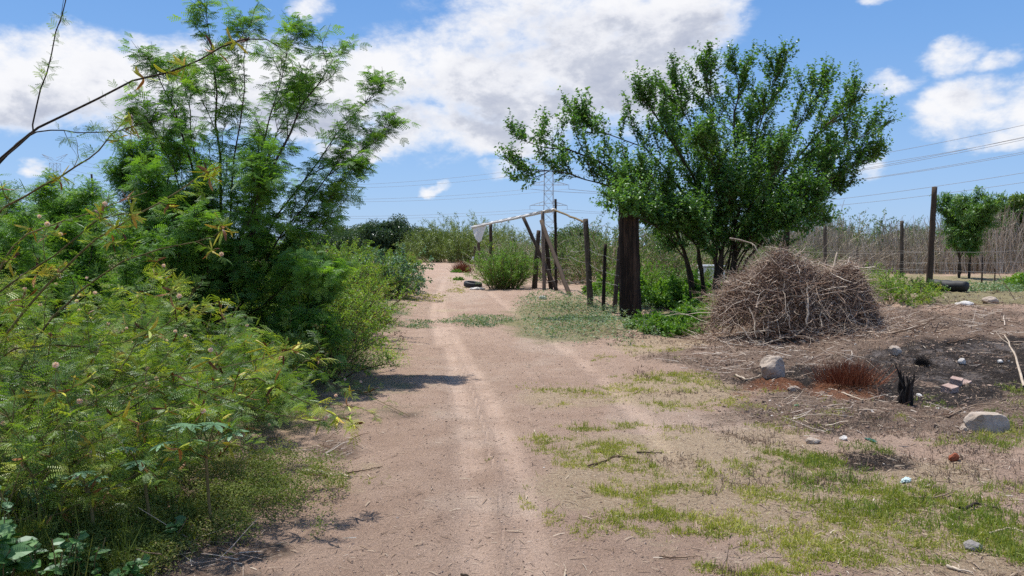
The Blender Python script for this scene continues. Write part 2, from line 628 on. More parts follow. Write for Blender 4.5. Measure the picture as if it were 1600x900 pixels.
M['grassv'] = mat_leaf('fresh_grass_blade', [(0.0, (.12, .18, .04)), (.45, (.21, .28, .055)), (.75, (.34, .37, .10)), (1, (.50, .43, .24))], 0.33, 0.02, 0.5, nscale=2)
M['herb'] = mat_leaf('olive_herb_leaf', [(0.0, (.07, .11, .022)), (.45, (.14, .19, .04)), (.8, (.24, .26, .08)), (1, (.30, .22, .12))], 0.32, 0.015, 0.6, nscale=2)
M['castor'] = mat_leaf('castor_leaf', [(0.0, (.09, .20, .09)), (1, (.16, .31, .15))], 0.25, 0.05, 0.5)
M['broad'] = mat_leaf('broad_leaf', [(0.0, (.05, .14, .03)), (.6, (.09, .22, .05)), (1, (.16, .30, .10))], 0.35, 0.04, 0.5)
M['reddead'] = mat_rnd('rusty_dry_grass', [(0, (.10, .03, .015)), (.5, (.22, .07, .03)), (1, (.36, .15, .07))])
M['pod'] = mat_leaf('seed_pod', [(0.0, (.10, .03, .015)), (.22, (.36, .17, .06)), (.42, (.60, .46, .07)), (.75, (.50, .55, .06)), (1, (.40, .52, .08))], 0.2, 0.03, 0.5)
M['flower'] = mat_leaf('pink_flower', [(0, (.75, .50, .58)), (1, (.90, .78, .82))], 0.3, 0.02)
M['twig'] = mat_bark('brown_twig', (.06, .035, .022), (.16, .105, .065))
M['dtwig'] = mat_bark('dark_twig', (.018, .015, .011), (.07, .052, .035))
M['cane'] = mat_bark('green_brown_cane', (.09, .075, .03), (.24, .20, .09))
M['bark'] = mat_bark('dark_bark', (.025, .018, .012), (.10, .075, .052), 14)
M['post'] = mat_bark('weathered_post', (.045, .035, .028), (.19, .155, .125), 10, (1, 1, .12))
M['dpost'] = mat_bark('dark_post', (.018, .014, .011), (.085, .062, .045), 10, (1, 1, .1))
M['pole'] = mat_bark('creosote_pole', (.016, .010, .007), (.135, .078, .050), 13, (1, 1, .05), bump=1.0, lo=.38, hi=.62)
M['dry'] = mat_bark('bleached_wood', (.26, .20, .15), (.58, .49, .38), 12)
M['pile'] = mat_rnd('dead_twigs', [(0, (.09, .048, .032)), (.30, (.26, .165, .115)), (.65, (.47, .36, .27)), (1, (.76, .67, .56))], 0.9, 8, 0.3)
M['pileleaf'] = mat_rnd('dead_leaves', [(0, (.08, .045, .03)), (.5, (.20, .125, .09)), (1, (.38, .28, .20))])
M['stalk'] = mat_rnd('dry_stalks', [(0, (.18, .145, .105)), (.5, (.42, .355, .27)), (.95, (.64, .56, .45)), (1, (.20, .24, .10))], 0.9, 1, 0.3)
M['straw'] = mat_rnd('straw', [(0, (.07, .045, .03)), (.45, (.23, .16, .11)), (.85, (.42, .34, .25)), (1, (.60, .54, .45))], 0.9, 5, 0.2)
M['pebble'] = mat_rnd('pebble', [(0, (.12, .085, .065)), (.5, (.30, .215, .165)), (.9, (.42, .34, .28)), (1, (.70, .67, .62))], 0.9, 30, 0.2)
M['char'] = mat_rnd('charred_wood', [(0, (.006, .005, .005)), (1, (.035, .028, .025))], 0.8, 30)
M['wire'] = mat_rnd('galvanised_wire', [(0, (.22, .20, .18)), (1, (.42, .40, .37))], 0.5, 10)
M['cable'] = mat_rnd('cable', [(0, (.10, .11, .13)), (1, (.14, .15, .17))], 0.5, 1)
M['steel'] = mat_rnd('tower_steel', [(0, (.26, .29, .33)), (1, (.36, .39, .43))], 0.6, 1)
M['tarp'] = mat_rnd('white_tarp', [(0, (.55, .53, .50)), (1, (.82, .80, .77))], 0.7, 6)
M['rail'] = mat_rnd('rusty_rail', [(0, (.12, .08, .035)), (1, (.24, .18, .07))], 0.8, 10)
M['rubber'] = mat_rnd('black_rubber', [(0, (.014, .015, .017)), (1, (.04, .042, .046))], 0.6, 8)
M['whitepl'] = mat_rnd('white_plastic', [(0, (.62, .64, .66)), (1, (.82, .83, .84))], 0.45, 8)
M['glass'] = mat_rnd('clear_plastic', [(0, (.55, .66, .64)), (1, (.80, .88, .87))], 0.2, 20)
M['greenpl'] = mat_rnd('green_plastic', [(0, (.02, .10, .07)), (1, (.05, .20, .13))], 0.4, 20)
M['redpl'] = mat_rnd('red_clay', [(0, (.22, .06, .025)), (1, (.40, .13, .06))], 0.7, 30)


def mat_rock(name, a, b, c):
    m, t, out = mat_new(name)
    oc = t.new('ShaderNodeTexCoord').outputs['Object']
    n1 = t.noise(oc, 6, 10, 0.7)
    n2 = t.noise(oc, 45, 6, 0.7)
    f = t.m('ADD', t.m('MULTIPLY', n1, 0.6), t.m('MULTIPLY', n2, 0.4))
    col = t.ramp(f, [(.33, a), (.5, b), (.68, c)])
    bp = t.new('ShaderNodeBump', i_Strength=0.7, i_Distance=0.015, i_Height=f)
    p = t.new('ShaderNodeBsdfPrincipled', i_Base_Color=col, i_Roughness=0.92, i_Normal=bp.outputs[0])
    t.l.new(p.outputs[0], out.inputs[0])
    return m


M['rock'] = mat_rock('pale_rock', (.20, .155, .12), (.38, .31, .25), (.52, .45, .37))
M['rock2'] = mat_rock('grey_stone', (.14, .125, .115), (.24, .22, .205), (.34, .32, .30))
M['brick'] = mat_rock('broken_brick', (.24, .15, .12), (.38, .27, .225), (.48, .38, .33))
M['whiterock'] = mat_rock('white_stone', (.36, .33, .30), (.55, .52, .48), (.70, .67, .63))


def mat_ground():
    m, t, out = mat_new('earth')
    oc = t.new('ShaderNodeTexCoord').outputs['Object']
    n_big = t.noise(oc, 0.5, 4, 0.55)
    n_mid = t.noise(oc, 3.5, 6, 0.6)
    n_fine = t.noise(oc, 38, 8, 0.7)
    n_gr = t.noise(oc, 210, 4, 0.75)
    base = t.ramp(t.m('ADD', t.m('MULTIPLY', n_big, .5), t.m('MULTIPLY', n_mid, .5)),
                  [(.34, (.325, .222, .163)), (.52, (.395, .280, .210)), (.68, (.450, .328, .250))])
    pale = t.ramp(n_mid, [(.3, (.40, .295, .225)), (.7, (.475, .365, .285))])
    straw = t.ramp(n_fine, [(.30, (.24, .165, .10)), (.52, (.40, .31, .20)), (.7, (.55, .46, .32))])
    burn = t.ramp(n_fine, [(.36, (.014, .012, .011)), (.56, (.045, .036, .031)), (.70, (.12, .095, .08)), (.78, (.34, .30, .27))])
    ash = t.ramp(n_fine, [(.3, (.10, .085, .078)), (.7, (.22, .19, .175))])
    rust = t.ramp(n_fine, [(.3, (.10, .035, .018)), (.7, (.27, .12, .06))])
    clumpy = t.ramp(n_fine, [(.3, (.07, .045, .032)), (.5, (.18, .125, .092)), (.68, (.34, .27, .21))])
    green = t.ramp(n_fine, [(.3, (.07, .10, .03)), (.6, (.17, .19, .07)), (.75, (.30, .27, .14))])
    # a soft noisy edge for every painted attribute
    def soft(a, k=1.1):
        return t.mr(t.m('ADD', t.attr(a), t.m('MULTIPLY', t.m('SUBTRACT', n_fine, .5), k)), .3, .7)
    c = t.mix(t.m('MULTIPLY', soft('pale', .5), .8), base, pale)
    # tyre prints: paler compacted dust with faint lug bars
    u, s = t.attr('tu'), t.attr('ts')
    au = t.m('ABSOLUTE', u)
    au2 = t.m('ADD', au, t.m('MULTIPLY', t.m('SUBTRACT', n_fine, .5), .09))
    tm = t.m('MULTIPLY', t.m('MULTIPLY', t.mr(au2, .19, .04), t.attr('tk')), .85)
    lug = t.m('SINE', t.m('ADD', t.m('MULTIPLY', s, 150.0), t.m('MULTIPLY', au, 60.0)))
    rib = t.m('SINE', t.m('MULTIPLY', u, 95.0))
    pat = t.m('MULTIPLY', t.m('ADD', t.m('MULTIPLY', lug, .55), t.m('MULTIPLY', rib, .45)), t.mr(n_mid, .35, .6))
    tm2 = t.m('MULTIPLY', tm, t.mr(t.noise(oc, 1.7, 5, .6), .28, .55))
    c = t.mix(t.m('MULTIPLY', tm2, t.m('ADD', .36, t.m('MULTIPLY', pat, .24))), c, (.52, .395, .31))
    c = t.mix(t.m('MULTIPLY', soft('straw'), .75), c, straw)
    c = t.mix(t.m('MULTIPLY', soft('green'), .6), c, green)
    c = t.mix(soft('rough'), c, clumpy)
    c = t.mix(soft('burn', 1.5), c, burn)
    c = t.mix(t.m('MULTIPLY', t.m('MULTIPLY', soft('ash', 1.0), .75), t.mr(t.noise(oc, 4.5, 6, .7), .45, .6)), c, ash)
    c = t.mix(t.m('MULTIPLY', soft('rust'), .8), c, rust)
    n_g2 = t.noise(oc, 85, 5, .7)
    grain = t.m('MULTIPLY', t.mr(n_gr, .25, .75, .72, 1.28, smooth=False), t.mr(n_g2, .28, .72, .66, 1.32, smooth=False))
    gr = t.new('ShaderNodeVectorMath', operation='SCALE')
    t.l.new(c, gr.inputs[0])
    t.l.new(grain, gr.inputs['Scale'])
    speck = t.mr(t.noise(oc, 95, 2, .5), .70, .76)
    c = t.mix(t.m('MULTIPLY', speck, .55), gr.outputs[0], (.55, .46, .38))
    dk = t.mr(t.noise(oc, 70, 2, .5), .31, .25)
    c = t.mix(t.m('MULTIPLY', dk, .45), c, (.10, .065, .045))
    h = t.m('ADD', t.m('MULTIPLY', n_fine, 1.0), t.m('ADD', t.m('MULTIPLY', n_gr, .3), t.m('MULTIPLY', n_g2, .6)))
    h = t.m('ADD', h, t.m('MULTIPLY', t.m('MULTIPLY', tm2, pat), .10))
    h = t.m('MULTIPLY', h, t.m('SUBTRACT', 1.0, t.m('MULTIPLY', tm2, .55)))
    bp = t.new('ShaderNodeBump', i_Strength=0.9, i_Distance=0.035, i_Height=h)
    p = t.new('ShaderNodeBsdfPrincipled', i_Base_Color=c, i_Roughness=0.95, i_Normal=bp.outputs[0])
    p.inputs['Specular IOR Level'].default_value = 0.12
    t.l.new(p.outputs[0], out.inputs[0])
    return m


M['ground'] = mat_ground()


# ------------------------------------------------------------------ tagging
def tag(o, label=None, cat=None, group=None, kind=None):
    if label:
        o['label'] = label
    if cat:
        o['category'] = cat
    if group:
        o['group'] = group
    if kind:
        o['kind'] = kind
    return o


def empty(name, loc, label=None, cat=None, group=None, rz=0, sc=1):
    o = bpy.data.objects.new(name, None)
    COL.objects.link(o)
    o.location = tuple(float(v) for v in loc)
    o.rotation_euler = (0, 0, rz)
    o.scale = (sc, sc, sc)
    o.empty_display_size = 0.2
    return tag(o, label, cat, group)


def dup(root, loc, rz=0, sc=1, label=None, tilt=(0, 0)):
    r = root.copy()
    COL.objects.link(r)
    r.location = tuple(float(v) for v in loc)
    r.rotation_euler = (tilt[0], tilt[1], rz)
    r.scale = (sc, sc, sc) if np.isscalar(sc) else sc
    if label:
        r['label'] = label
    for ch in list(root.children):
        c = ch.copy()
        COL.objects.link(c)
        c.parent = r
        for g in ch.children:
            d = g.copy()
            COL.objects.link(d)
            d.parent = c
    return r


# ------------------------------------------------------------------ ground
def ell(px, py, L):
    """max over soft ellipses (cx, cy, rx, ry, weight)"""
    m = np.zeros(px.shape)
    for e in L:
        cx, cy, rx, ry = e[:4]
        wt = e[4] if len(e) > 4 else 1
        r = ((px - cx) / rx) ** 2 + ((py - cy) / ry) ** 2
        m = np.maximum(m, wt * np.clip(1.25 - r, 0, 1))
    return m


BURN = [(1520, 560, 190, 34, 1.3), (1430, 600, 110, 32, 1.2), (1610, 570, 140, 50, 1.5), (1350, 590, 130, 26, 1.0), (1260, 590, 130, 24, .85), (1480, 610, 110, 26, 1.0), (1370, 725, 75, 17, .8),
        (1270, 680, 80, 16, .5), (1180, 600, 60, 15, .4), (1480, 585, 120, 30), (1330, 660, 90, 14, .4)]
ASH = [(1560, 545, 90, 10, .9), (1500, 590, 80, 14, .8), (1440, 560, 120, 16, .9), (1340, 560, 120, 14, .6), (1240, 560, 130, 14, .5)]
RUST = [(1320, 612, 70, 16, .7), (1200, 605, 55, 12, .6), (1165, 620, 40, 8, .4)]
STRAW = [(1050, 610, 150, 30), (1000, 740, 200, 80, .9), (1300, 780, 330, 80, .9), (1500, 850, 260, 70, .8), (1100, 860, 200, 40, .5),
         (900, 620, 110, 25, .7), (1180, 700, 120, 40, .8), (560, 740, 90, 40, .5), (1030, 540, 90, 16, .9), (680, 480, 60, 20, .3),
         (1250, 445, 300, 14, .5), (460, 720, 120, 40, .6), (780, 505, 60, 10, .5)]
PALE = [(760, 760, 190, 140, .45), (780, 600, 180, 60, .4), (1120, 690, 130, 60, .8), (700, 600, 60, 60, .5), (1000, 650, 90, 50, .7), (1200, 850, 160, 50, .7), (860, 540, 70, 30, .6),
        (720, 450, 60, 40, .6), (1550, 690, 90, 30, .3), (700, 800, 100, 90, .3)]
ROUGH = [(1400, 520, 300, 50, 1), (1250, 570, 220, 45, 1), (1350, 640, 260, 50, .75), (1550, 640, 180, 70, .7), (380, 860, 130, 22, .7),
         (520, 700, 60, 30, .7), (610, 650, 60, 14, .35), (1100, 560, 100, 20, .6), (600, 490, 30, 20, .5), (300, 900, 160, 30, .7)]
GREEN = [(1540, 465, 150, 14, 1), (1400, 438, 320, 12, .75), (880, 500, 110, 40, .9), (1080, 470, 100, 60, .9), (560, 480, 90, 60, .8), (300, 600, 400, 90, .8)]

NR, NC = 820, 760
yy = -2.0 + np.concatenate([np.geomspace(1.0, 100.0, NR)])[:, None] - 0.0
yy = yy * 1.0
uu = np.linspace(-1, 1, NC)[None, :]
span = (yy + 5.0) * 0.95 + 0.6
GX = uu * span
GY = np.broadcast_to(yy, GX.shape).copy()
edge = ss(np.abs(uu), .93, 1.0) + 0 * GX
edge = np.maximum(edge, ss(GY, 80, 97))
edge = np.maximum(edge, 1 - ss(GY, -1, -.2))
tu, ts, tkk = track_uv(GX, GY)
tk = (1 - ss(GY, 20, 45)) * np.where(tkk == 2, .8, 1.0) * (1 - .35 * (1 - ss(GY, 4.0, 6.5)))
GZ = Hm(GX, GY) * (1 - edge)
gpx, gpy = project(GX, GY, Hb(GX, GY))
front = GY > 0.5
gn = fbm(GX * 1.3, GY * 1.3, 5, 4)
gn2 = fbm(GX * 5, GY * 5, 55, 3)


def mk(L, k=1.0):
    return np.where(front, np.clip(ell(gpx, gpy, L) + (gn - .5) * k * .9 + (gn2 - .5) * .5 * k, 0, 1) * (ell(gpx, gpy, L) > 0), 0)


far_side = np.where(((GX < -.5 - .105 * GY) | (GX > 2.4 - .085 * GY)) & (GY > 14), .55, 0)
A = dict(tu=tu.clip(-1, 1), ts=ts, tk=tk, burn=mk(BURN, 1.7), ash=mk(ASH), rust=mk(RUST, 1.2), straw=np.maximum(mk(STRAW), far_side * .6),
         pale=mk(PALE), rough=mk(ROUGH), green=np.maximum(mk(GREEN), np.where((GX < np.interp(GY, [0, 5, 10.5, 24, 40, 100], [-1.9, -2.3, -2.3, -3.6, -5.2, -12])) & (GY > 5), .8, 0)))
# outer skirt to the horizon
VX, VY, VZ = [GX.ravel()], [GY.ravel()], [GZ.ravel()]
loop = np.concatenate([np.arange(NC), (np.arange(1, NR)) * NC + NC - 1, (NR - 1) * NC + np.arange(NC - 2, -1, -1), np.arange(NR - 2, 0, -1) * NC])
lx, ly = GX.ravel()[loop], GY.ravel()[loop]
cx0, cy0 = 0.0, 40.0
skirts = []
base_n = NR * NC
rings = [loop]
for fct in (2.2, 9, 60):
    VX.append(cx0 + (lx - cx0) * fct)
    VY.append(cy0 + (ly - cy0) * fct)
    VZ.append(np.zeros(len(loop)))
    rings.append(base_n + np.arange(len(loop)))
    base_n += len(loop)
for a_, b_ in zip(rings[:-1], rings[1:]):
    skirts.append(np.stack([a_, b_, np.roll(b_, -1), np.roll(a_, -1)], 1))
V = np.stack([np.concatenate(VX), np.concatenate(VY), np.concatenate(VZ)], 1)
i_, j_ = np.meshgrid(np.arange(NR - 1), np.arange(NC - 1), indexing='ij')
Q = np.stack([i_ * NC + j_, i_ * NC + j_ + 1, (i_ + 1) * NC + j_ + 1, (i_ + 1) * NC + j_], -1).reshape(-1, 4)
fx, fy = V[Q].mean(1)[:, 0], V[Q].mean(1)[:, 1]
# the road: from the left verge to the grassy right margin
ROADL = np.array([(-2, -1.5), (3.6, -1.62), (5, -1.75), (8, -1.9), (10.5, -1.62), (13, -1.75), (17, -2.4), (24, -3.1), (40, -4.6), (70, -8.0), (100, -11)])
ROADR = np.array([(-2, 1.0), (3.6, .95), (6, 1.0), (8, 1.3), (11, 1.7), (13, 1.25), (17, 0.35), (24, -0.35), (40, -2.3), (70, -5.7), (100, -8.2)])


def roadlr(y):
    return np.interp(y, ROADL[:, 0], ROADL[:, 1]), np.interp(y, ROADR[:, 0], ROADR[:, 1])


rl, rr_ = roadlr(fy)
wob = (fbm(fx * 1.2, fy * 1.2, 77, 4) - .5) * .7
isroad = (fx > rl + wob) & (fx < rr_ + wob) & (fy < 98)
isburn = (A['burn'].ravel()[Q].mean(1) > .42) & ~isroad
isg = ~isroad & ~isburn


def sub_mesh(name, faces):
    used, inv = np.unique(faces.ravel(), return_inverse=True)
    at = {}
    for k, v in A.items():
        full = np.zeros(len(V))
        full[:NR * NC] = np.broadcast_to(v, GX.shape).ravel()
        if k in ('tu',):
            full[NR * NC:] = 1
        if k in ('green',):
            full[NR * NC:] = .5
        if k in ('straw',):
            full[NR * NC:] = .5
        at[k] = full[used]
    o = quads_mesh(name, V[used], inv.reshape(-1, 4), M['ground'], None, None, True, attrs=at)
    o['kind'] = 'structure'
    return o


sub_mesh('ground', np.concatenate([Q[isg]] + skirts))
sub_mesh('dirt_road', Q[isroad])
sub_mesh('scorched_ground', Q[isburn])


def h1(x, y):
    return float(Hm(np.array([x]), np.array([y]))[0])


def on(px, py, dz=0.0):
    g = gp(px, py)
    g[2] = h1(g[0], g[1]) + dz
    return g


def at(px, d, dz=0.0):
    """the ground point at depth d in the column px"""
    x = (px - CX) / F * d * CP
    return np.array([x, d, h1(x, d) + dz])


# ------------------------------------------------------------------ scattered ground stuff
def scatter(N, dmin, dmax, density, power=1.0):
    """points with probability density(px,py,x,y); density falls with depth**power"""
    y = np.exp(R.uniform(math.log(dmin), math.log(dmax), N))
    x = R.uniform(-.8, .8, N) * y
    k = R.random(N) < (dmin / y) ** (power - 1) if power > 1 else np.ones(N, bool)
    x, y = x[k], y[k]
    px, py = project(x, y, Hb(x, y))
    d = density(px, py, x, y)
    k = R.random(len(x)) < d
    x, y = x[k], y[k]
    return np.stack([x, y, Hm(x, y)], 1)


def tufts(name, pts, mat, label, blades=6, L=0.05, W=0.005, lean=0.9, rbase=None, cat=None):
    N = len(pts)
    if N == 0:
        return
    B = N * blades
    p = np.repeat(pts, blades, 0) + np.concatenate([R.normal(0, .012, (B, 2)), np.full((B, 1), -.003)], 1)
    a = R.uniform(0, 2 * math.pi, B)
    ln = np.abs(R.normal(0, lean, B)).clip(0.1, 1.35)
    d = np.stack([np.cos(a) * np.sin(ln), np.sin(a) * np.sin(ln), np.cos(ln)], 1)
    up = rvec(B)
    dep = np.repeat(pts[:, 1], blades)
    tv = np.array([[0, -.5, 0], [.55, -.45, .0], [1, 0, 0], [0, .5, 0], [.55, .45, 0]])
    s = L * R.uniform(.4, 1.3, B) * np.repeat(np.exp(R.normal(-.15, .35, N)), blades)
    wd = W * np.maximum(1, dep / 7.0)
    side = nrm(np.cross(d, up))
    drop = np.zeros((B, 3))
    drop[:, 2] = -s * .25 * ln
    v0 = p - side * wd[:, None] * .5
    v1 = p + side * wd[:, None] * .5
    mid = p + d * (s * .55)[:, None]
    v2 = mid + side * wd[:, None] * .45
    v3 = mid - side * wd[:, None] * .45
    tip = p + d * s[:, None] + drop
    v4 = tip + side * wd[:, None] * .1
    v5 = tip - side * wd[:, None] * .1
    Vt = np.stack([v0, v1, v2, v3, v4, v5], 1)
    k = (np.arange(B) * 6)[:, None]
    q = np.concatenate([k + np.array([[0, 1, 2, 3]]), k + np.array([[3, 2, 4, 5]])], 0)
    rb = np.repeat(((fbm(pts[:, 0] * 1.6, pts[:, 1] * 1.6, 91, 3) - .2) * 1.0).clip(0, .7) * .6 + R.random(N) * .35 if rbase is None else rbase, blades) + R.random(B) * .3
    acc = Acc()
    acc.add(Vt, q, np.concatenate([rb, rb]).clip(0, 1))
    o = acc.build(name, mat)
    tag(o, label, cat, None, 'stuff')
    return o


G_YEL = [(1230, 660, 200, 30, .35), (1100, 780, 260, 90, .42), (1350, 820, 260, 90, .5), (1050, 620, 160, 40, .5), (890, 605, 90, 10, .8), (860, 630, 50, 8, .5), (1040, 600, 110, 22, .95), (1090, 630, 80, 12, .4), (900, 668, 60, 8, .7), (980, 663, 40, 6, .8),
         (870, 690, 60, 16, .95), (930, 705, 110, 20, .95), (840, 705, 30, 10, .9), (790, 722, 40, 14, .6), (960, 725, 110, 15, .8), (985, 765, 120, 20, .95), (1010, 800, 80, 14, 1),
         (1060, 775, 90, 18, .7), (1160, 740, 60, 20, .5), (1230, 715, 90, 12, .6), (1050, 830, 60, 7, .5), (1165, 852, 40, 10, .9), (1095, 884, 25, 10, .9),
         (1230, 893, 120, 12, .7), (1400, 870, 120, 14, .4), (1300, 830, 90, 8, .4), (1200, 790, 50, 8, .4), (1450, 800, 120, 30, .7), (1000, 560, 70, 8, .4),
         (1030, 545, 60, 8, .5), (660, 465, 45, 8, .9), (715, 452, 18, 8, .6), (713, 438, 14, 6, .7), (560, 755, 90, 20, .3), (1560, 830, 60, 30, .7), (1180, 640, 60, 8, .4)]
G_VIV = [(1260, 735, 60, 20, 1), (1310, 755, 90, 22, 1), (1370, 790, 110, 26, .95), (1440, 770, 50, 14, .6), (1560, 765, 60, 22, .9), (1480, 810, 150, 50, .75), (1540, 850, 60, 20, 1),
         (1590, 860, 40, 20, .9), (1470, 870, 50, 12, .5), (1480, 690, 80, 14, .7), (1560, 690, 70, 20, .9), (1590, 640, 60, 40, .7), (1400, 705, 70, 10, .5), (1340, 700, 50, 8, .4),
         (1480, 630, 110, 12, .4), (1180, 740, 30, 8, .5), (730, 408, 20, 5, 1)]


def dens(L, k=1.6, sc=3.0, seed=11):
    def f(px, py, x, y):
        e = ell(px, py, L)
        n = fbm(x * sc, y * sc, seed, 3)
        n2 = fbm(x * 9 + 3, y * 9, seed + 5, 3)
        return np.clip(np.clip(e * .9 + (n - .62) * k, 0, 1) * np.clip((n2 - .36) * 5, 0.10, 1), 0, 1) * (e > 0)
    return f


tufts('short_grass', scatter(620000, 3.2, 40, dens(G_YEL, 1.7, 2.6, 11), 1.0), M['grass'],
      'short yellow-green grass in broken patches along the right wheel track', 5, .034, .0040, .95)
tufts('fresh_grass', scatter(420000, 3.2, 40, dens(G_VIV, 1.4, 2.6, 12), 1.0), M['grassv'],
      'brighter green grass around the burnt patch at the right', 5, .044, .0042, .75)
allover = scatter(150000, 3.1, 22, lambda px, py, x, y: np.clip((fbm(x * 2, y * 2, 31, 4) - .48) * 3, 0, .6) * ((x > roadlr(y)[1]) | (x < roadlr(y)[0])))
tufts('sparse_grass', allover, M['straw'], 'sparse dry straw-coloured grass on the verges', 4, .04, .004, 1.1)

# dry sticks, straw bits and pebbles lying on the earth
pts = scatter(150000, 2.8, 26, lambda px, py, x, y: np.where((x > roadlr(y)[1] + .6), .8, np.where(x < roadlr(y)[0], .6, .15)) * (.4 + fbm(x * 1.5, y * 1.5, 41, 3)))
N = len(pts)
acc = Acc()
a = R.uniform(0, 2 * math.pi, N)
inst(acc, np.array([[-.5, -.035, 0], [0, -.04, .05], [.0, .04, .05], [-.5, .03, 0], [.5, -.03, .01], [.5, .03, .01]]), np.array([[0, 1, 2, 3], [1, 4, 5, 2]]),
     pts + [0, 0, .005], np.stack([np.cos(a), np.sin(a), R.normal(0, .12, N)], 1), np.array([[0, 0, 1.0]]) + R.normal(0, .3, (N, 3)),
     np.abs(R.normal(0, .026, N)).clip(.008, .09) * (1 + .05 * pts[:, 1]), R.beta(2, 2, N))
tag(acc.build('dry_litter', M['straw']), 'scattered straw, bark and leaf litter on the bare earth', None, None, 'stuff')
tv, tq = T_cube()
pts = scatter(60000, 2.6, 26, lambda px, py, x, y: np.where((x > roadlr(y)[1] + .8), .6, .35))
N = len(pts)
acc = Acc()
inst(acc, tv, tq, pts + [0, 0, .001], rvec(N) * [1, 1, .3], np.array([[0, 0, 1.0]]) + R.normal(0, .3, (N, 3)),
     (np.abs(R.normal(0, .0035, N)) + .0022).clip(0, .02) * (1 + .05 * pts[:, 1]), (R.beta(2, 3, N)).clip(0, 1))
tag(acc.build('gravel', M['pebble']), 'small pebbles and earth crumbs strewn over the road and verge', None, None, 'stuff')
pts = scatter(26000, 6, 22, lambda px, py, x, y: ell(px, py, [(1420, 530, 260, 60, .8), (1330, 620, 220, 60, .7), (1200, 570, 120, 30, .8), (1500, 640, 140, 60, .4), (870, 450, 60, 12, .8)]))
N = len(pts)
acc = Acc()
inst(acc, tv, tq, pts + [0, 0, .004], rvec(N) * [1, 1, .3], np.array([[0, 0, 1.0]]) + R.normal(0, .4, (N, 3)),
     (np.abs(R.normal(0, .012, N)) + .006).clip(0, .05), np.where(R.random(N) < .03, .95, R.random(N) * .55))
tag(acc.build('rubble', M['pebble']), 'crumbled earth clods and rubble over the raised burnt bank', None, None, 'stuff')
# coarse sticks on the bank
pts = scatter(34000, 3.1, 20, lambda px, py, x, y: ell(px, py, [(1400, 500, 250, 36, .9), (1200, 560, 150, 26, 1), (1330, 650, 200, 36, .35), (1530, 540, 100, 40, .12), (290, 870, 130, 22, .6), (520, 705, 50, 25, .5), (1330, 730, 60, 16, .12)]))
N = len(pts)
acc = Acc()
a = R.uniform(0, 2 * math.pi, N)
pp = grow(pts + [0, 0, .015], np.stack([np.cos(a), np.sin(a) * .6, R.normal(0, .16, N)], 1), np.abs(R.normal(.12, .16, N)).clip(.06, .6), 4, .12)
tubes(acc, pp, (R.uniform(.0015, .005, (N, 1)) * np.clip(pts[:, 1:2] / 9, .5, 1.3) * np.array([[1, .9, .8, .5]])), 4, R.random(N))
tag(acc.build('fallen_sticks', M['pile']), 'countless dry sticks and bark lying on the raised bank', None, None, 'stuff')


# ------------------------------------------------------------------ low leafy mats
def mat_cover(name, N, dmin, dmax, L, mat, label, h=.12, leaf=.02, tpl=None, seed=3, stems=True):
    tpl = tpl or T_simple(.5)
    pts = scatter(N, dmin, dmax, dens(L, 1.5, 1.6, seed))
    px, py = project(pts[:, 0], pts[:, 1], pts[:, 2])
    e = ell(px, py, L)
    n = fbm(pts[:, 0] * 2.2, pts[:, 1] * 2.2, seed + 50, 3)
    top = h * np.sqrt(e.clip(0, 1)) * (.35 + 1.2 * n)
    N = len(pts)
    z = top * np.sqrt(R.random(N))
    p = pts + np.stack([0 * z, 0 * z, z], 1)
    d = rvec(N)
    d[:, 2] = d[:, 2] * .5 + .15
    acc = Acc()
    inst(acc, tpl[0], tpl[1], p, d, np.array([[0, 0, 1.0]]) + R.normal(0, .5, (N, 3)), leaf * R.uniform(.6, 1.3, N) * (1 + .02 * pts[:, 1]), (n + R.normal(0, .18, N)).clip(0, 1))
    o = acc.build(name, mat)
    return tag(o, label, None, None, 'stuff')


mat_cover('creeping_herb', 1300000, 3.0, 8, [(420, 775, 120, 62, 1.1), (330, 800, 120, 60, 1.1), (500, 740, 50, 30, .6), (240, 780, 120, 60, 1.1), (420, 720, 70, 30, .6), (140, 840, 160, 90, 1.1), (490, 810, 40, 30, .6), (260, 740, 160, 40, 1)],
          M['herb'], 'olive creeping herb spreading onto the earth beneath the thorny shrubs', .15, .015, seed=3)
mat_cover('grey_green_ground_cover', 420000, 10.5, 32, [(905, 500, 95, 40, 1), (860, 480, 60, 20, .9), (960, 480, 70, 25, .9), (980, 510, 60, 30, .8), (1040, 455, 70, 25, 1), (910, 520, 60, 15, 1)],
          M['greycover'], 'grey-green ground cover around the foot of the leaning fence', .24, .035, seed=8)
mat_cover('grey_green_mat', 560000, 12, 22, [(745, 503, 60, 11, 1), (655, 507, 45, 7, .6), (620, 500, 30, 12, .3), (700, 507, 30, 5, .5)],
          M['greycover'], 'grey-green mat growing across the middle of the road', .07, .03, seed=9)
mat_cover('field_weeds', 260000, 17, 36, [(1540, 462, 120, 10, 1), (1430, 462, 60, 8, .5), (1200, 470, 60, 20, .5), (1590, 450, 50, 12, .8), (1400, 445, 60, 4, .3)],
          M['greycover'], 'low weeds in the field behind the black log', .22, .05, seed=10)
mat_cover('roadside_creeper', 300000, 8.5, 16, [(560, 570, 75, 18, 1), (600, 550, 45, 18, .9), (520, 580, 60, 18, .8), (610, 655, 30, 5, .5), (540, 650, 50, 8, .5)],
          M['scrub'], 'low yellow-green creeper spilling from the left verge', .16, .024, seed=13)


G_LL = [(120, 870, 160, 70, .9), (250, 820, 120, 50, .5), (40, 800, 90, 60, .7)]
tufts('verge_grass', scatter(120000, 3.0, 5.5, dens(G_LL, 1.5, 3, 15), 1.0), M['herb'], 'taller fine green grass among the weeds at the lower left', 6, .13, .0045, .5)


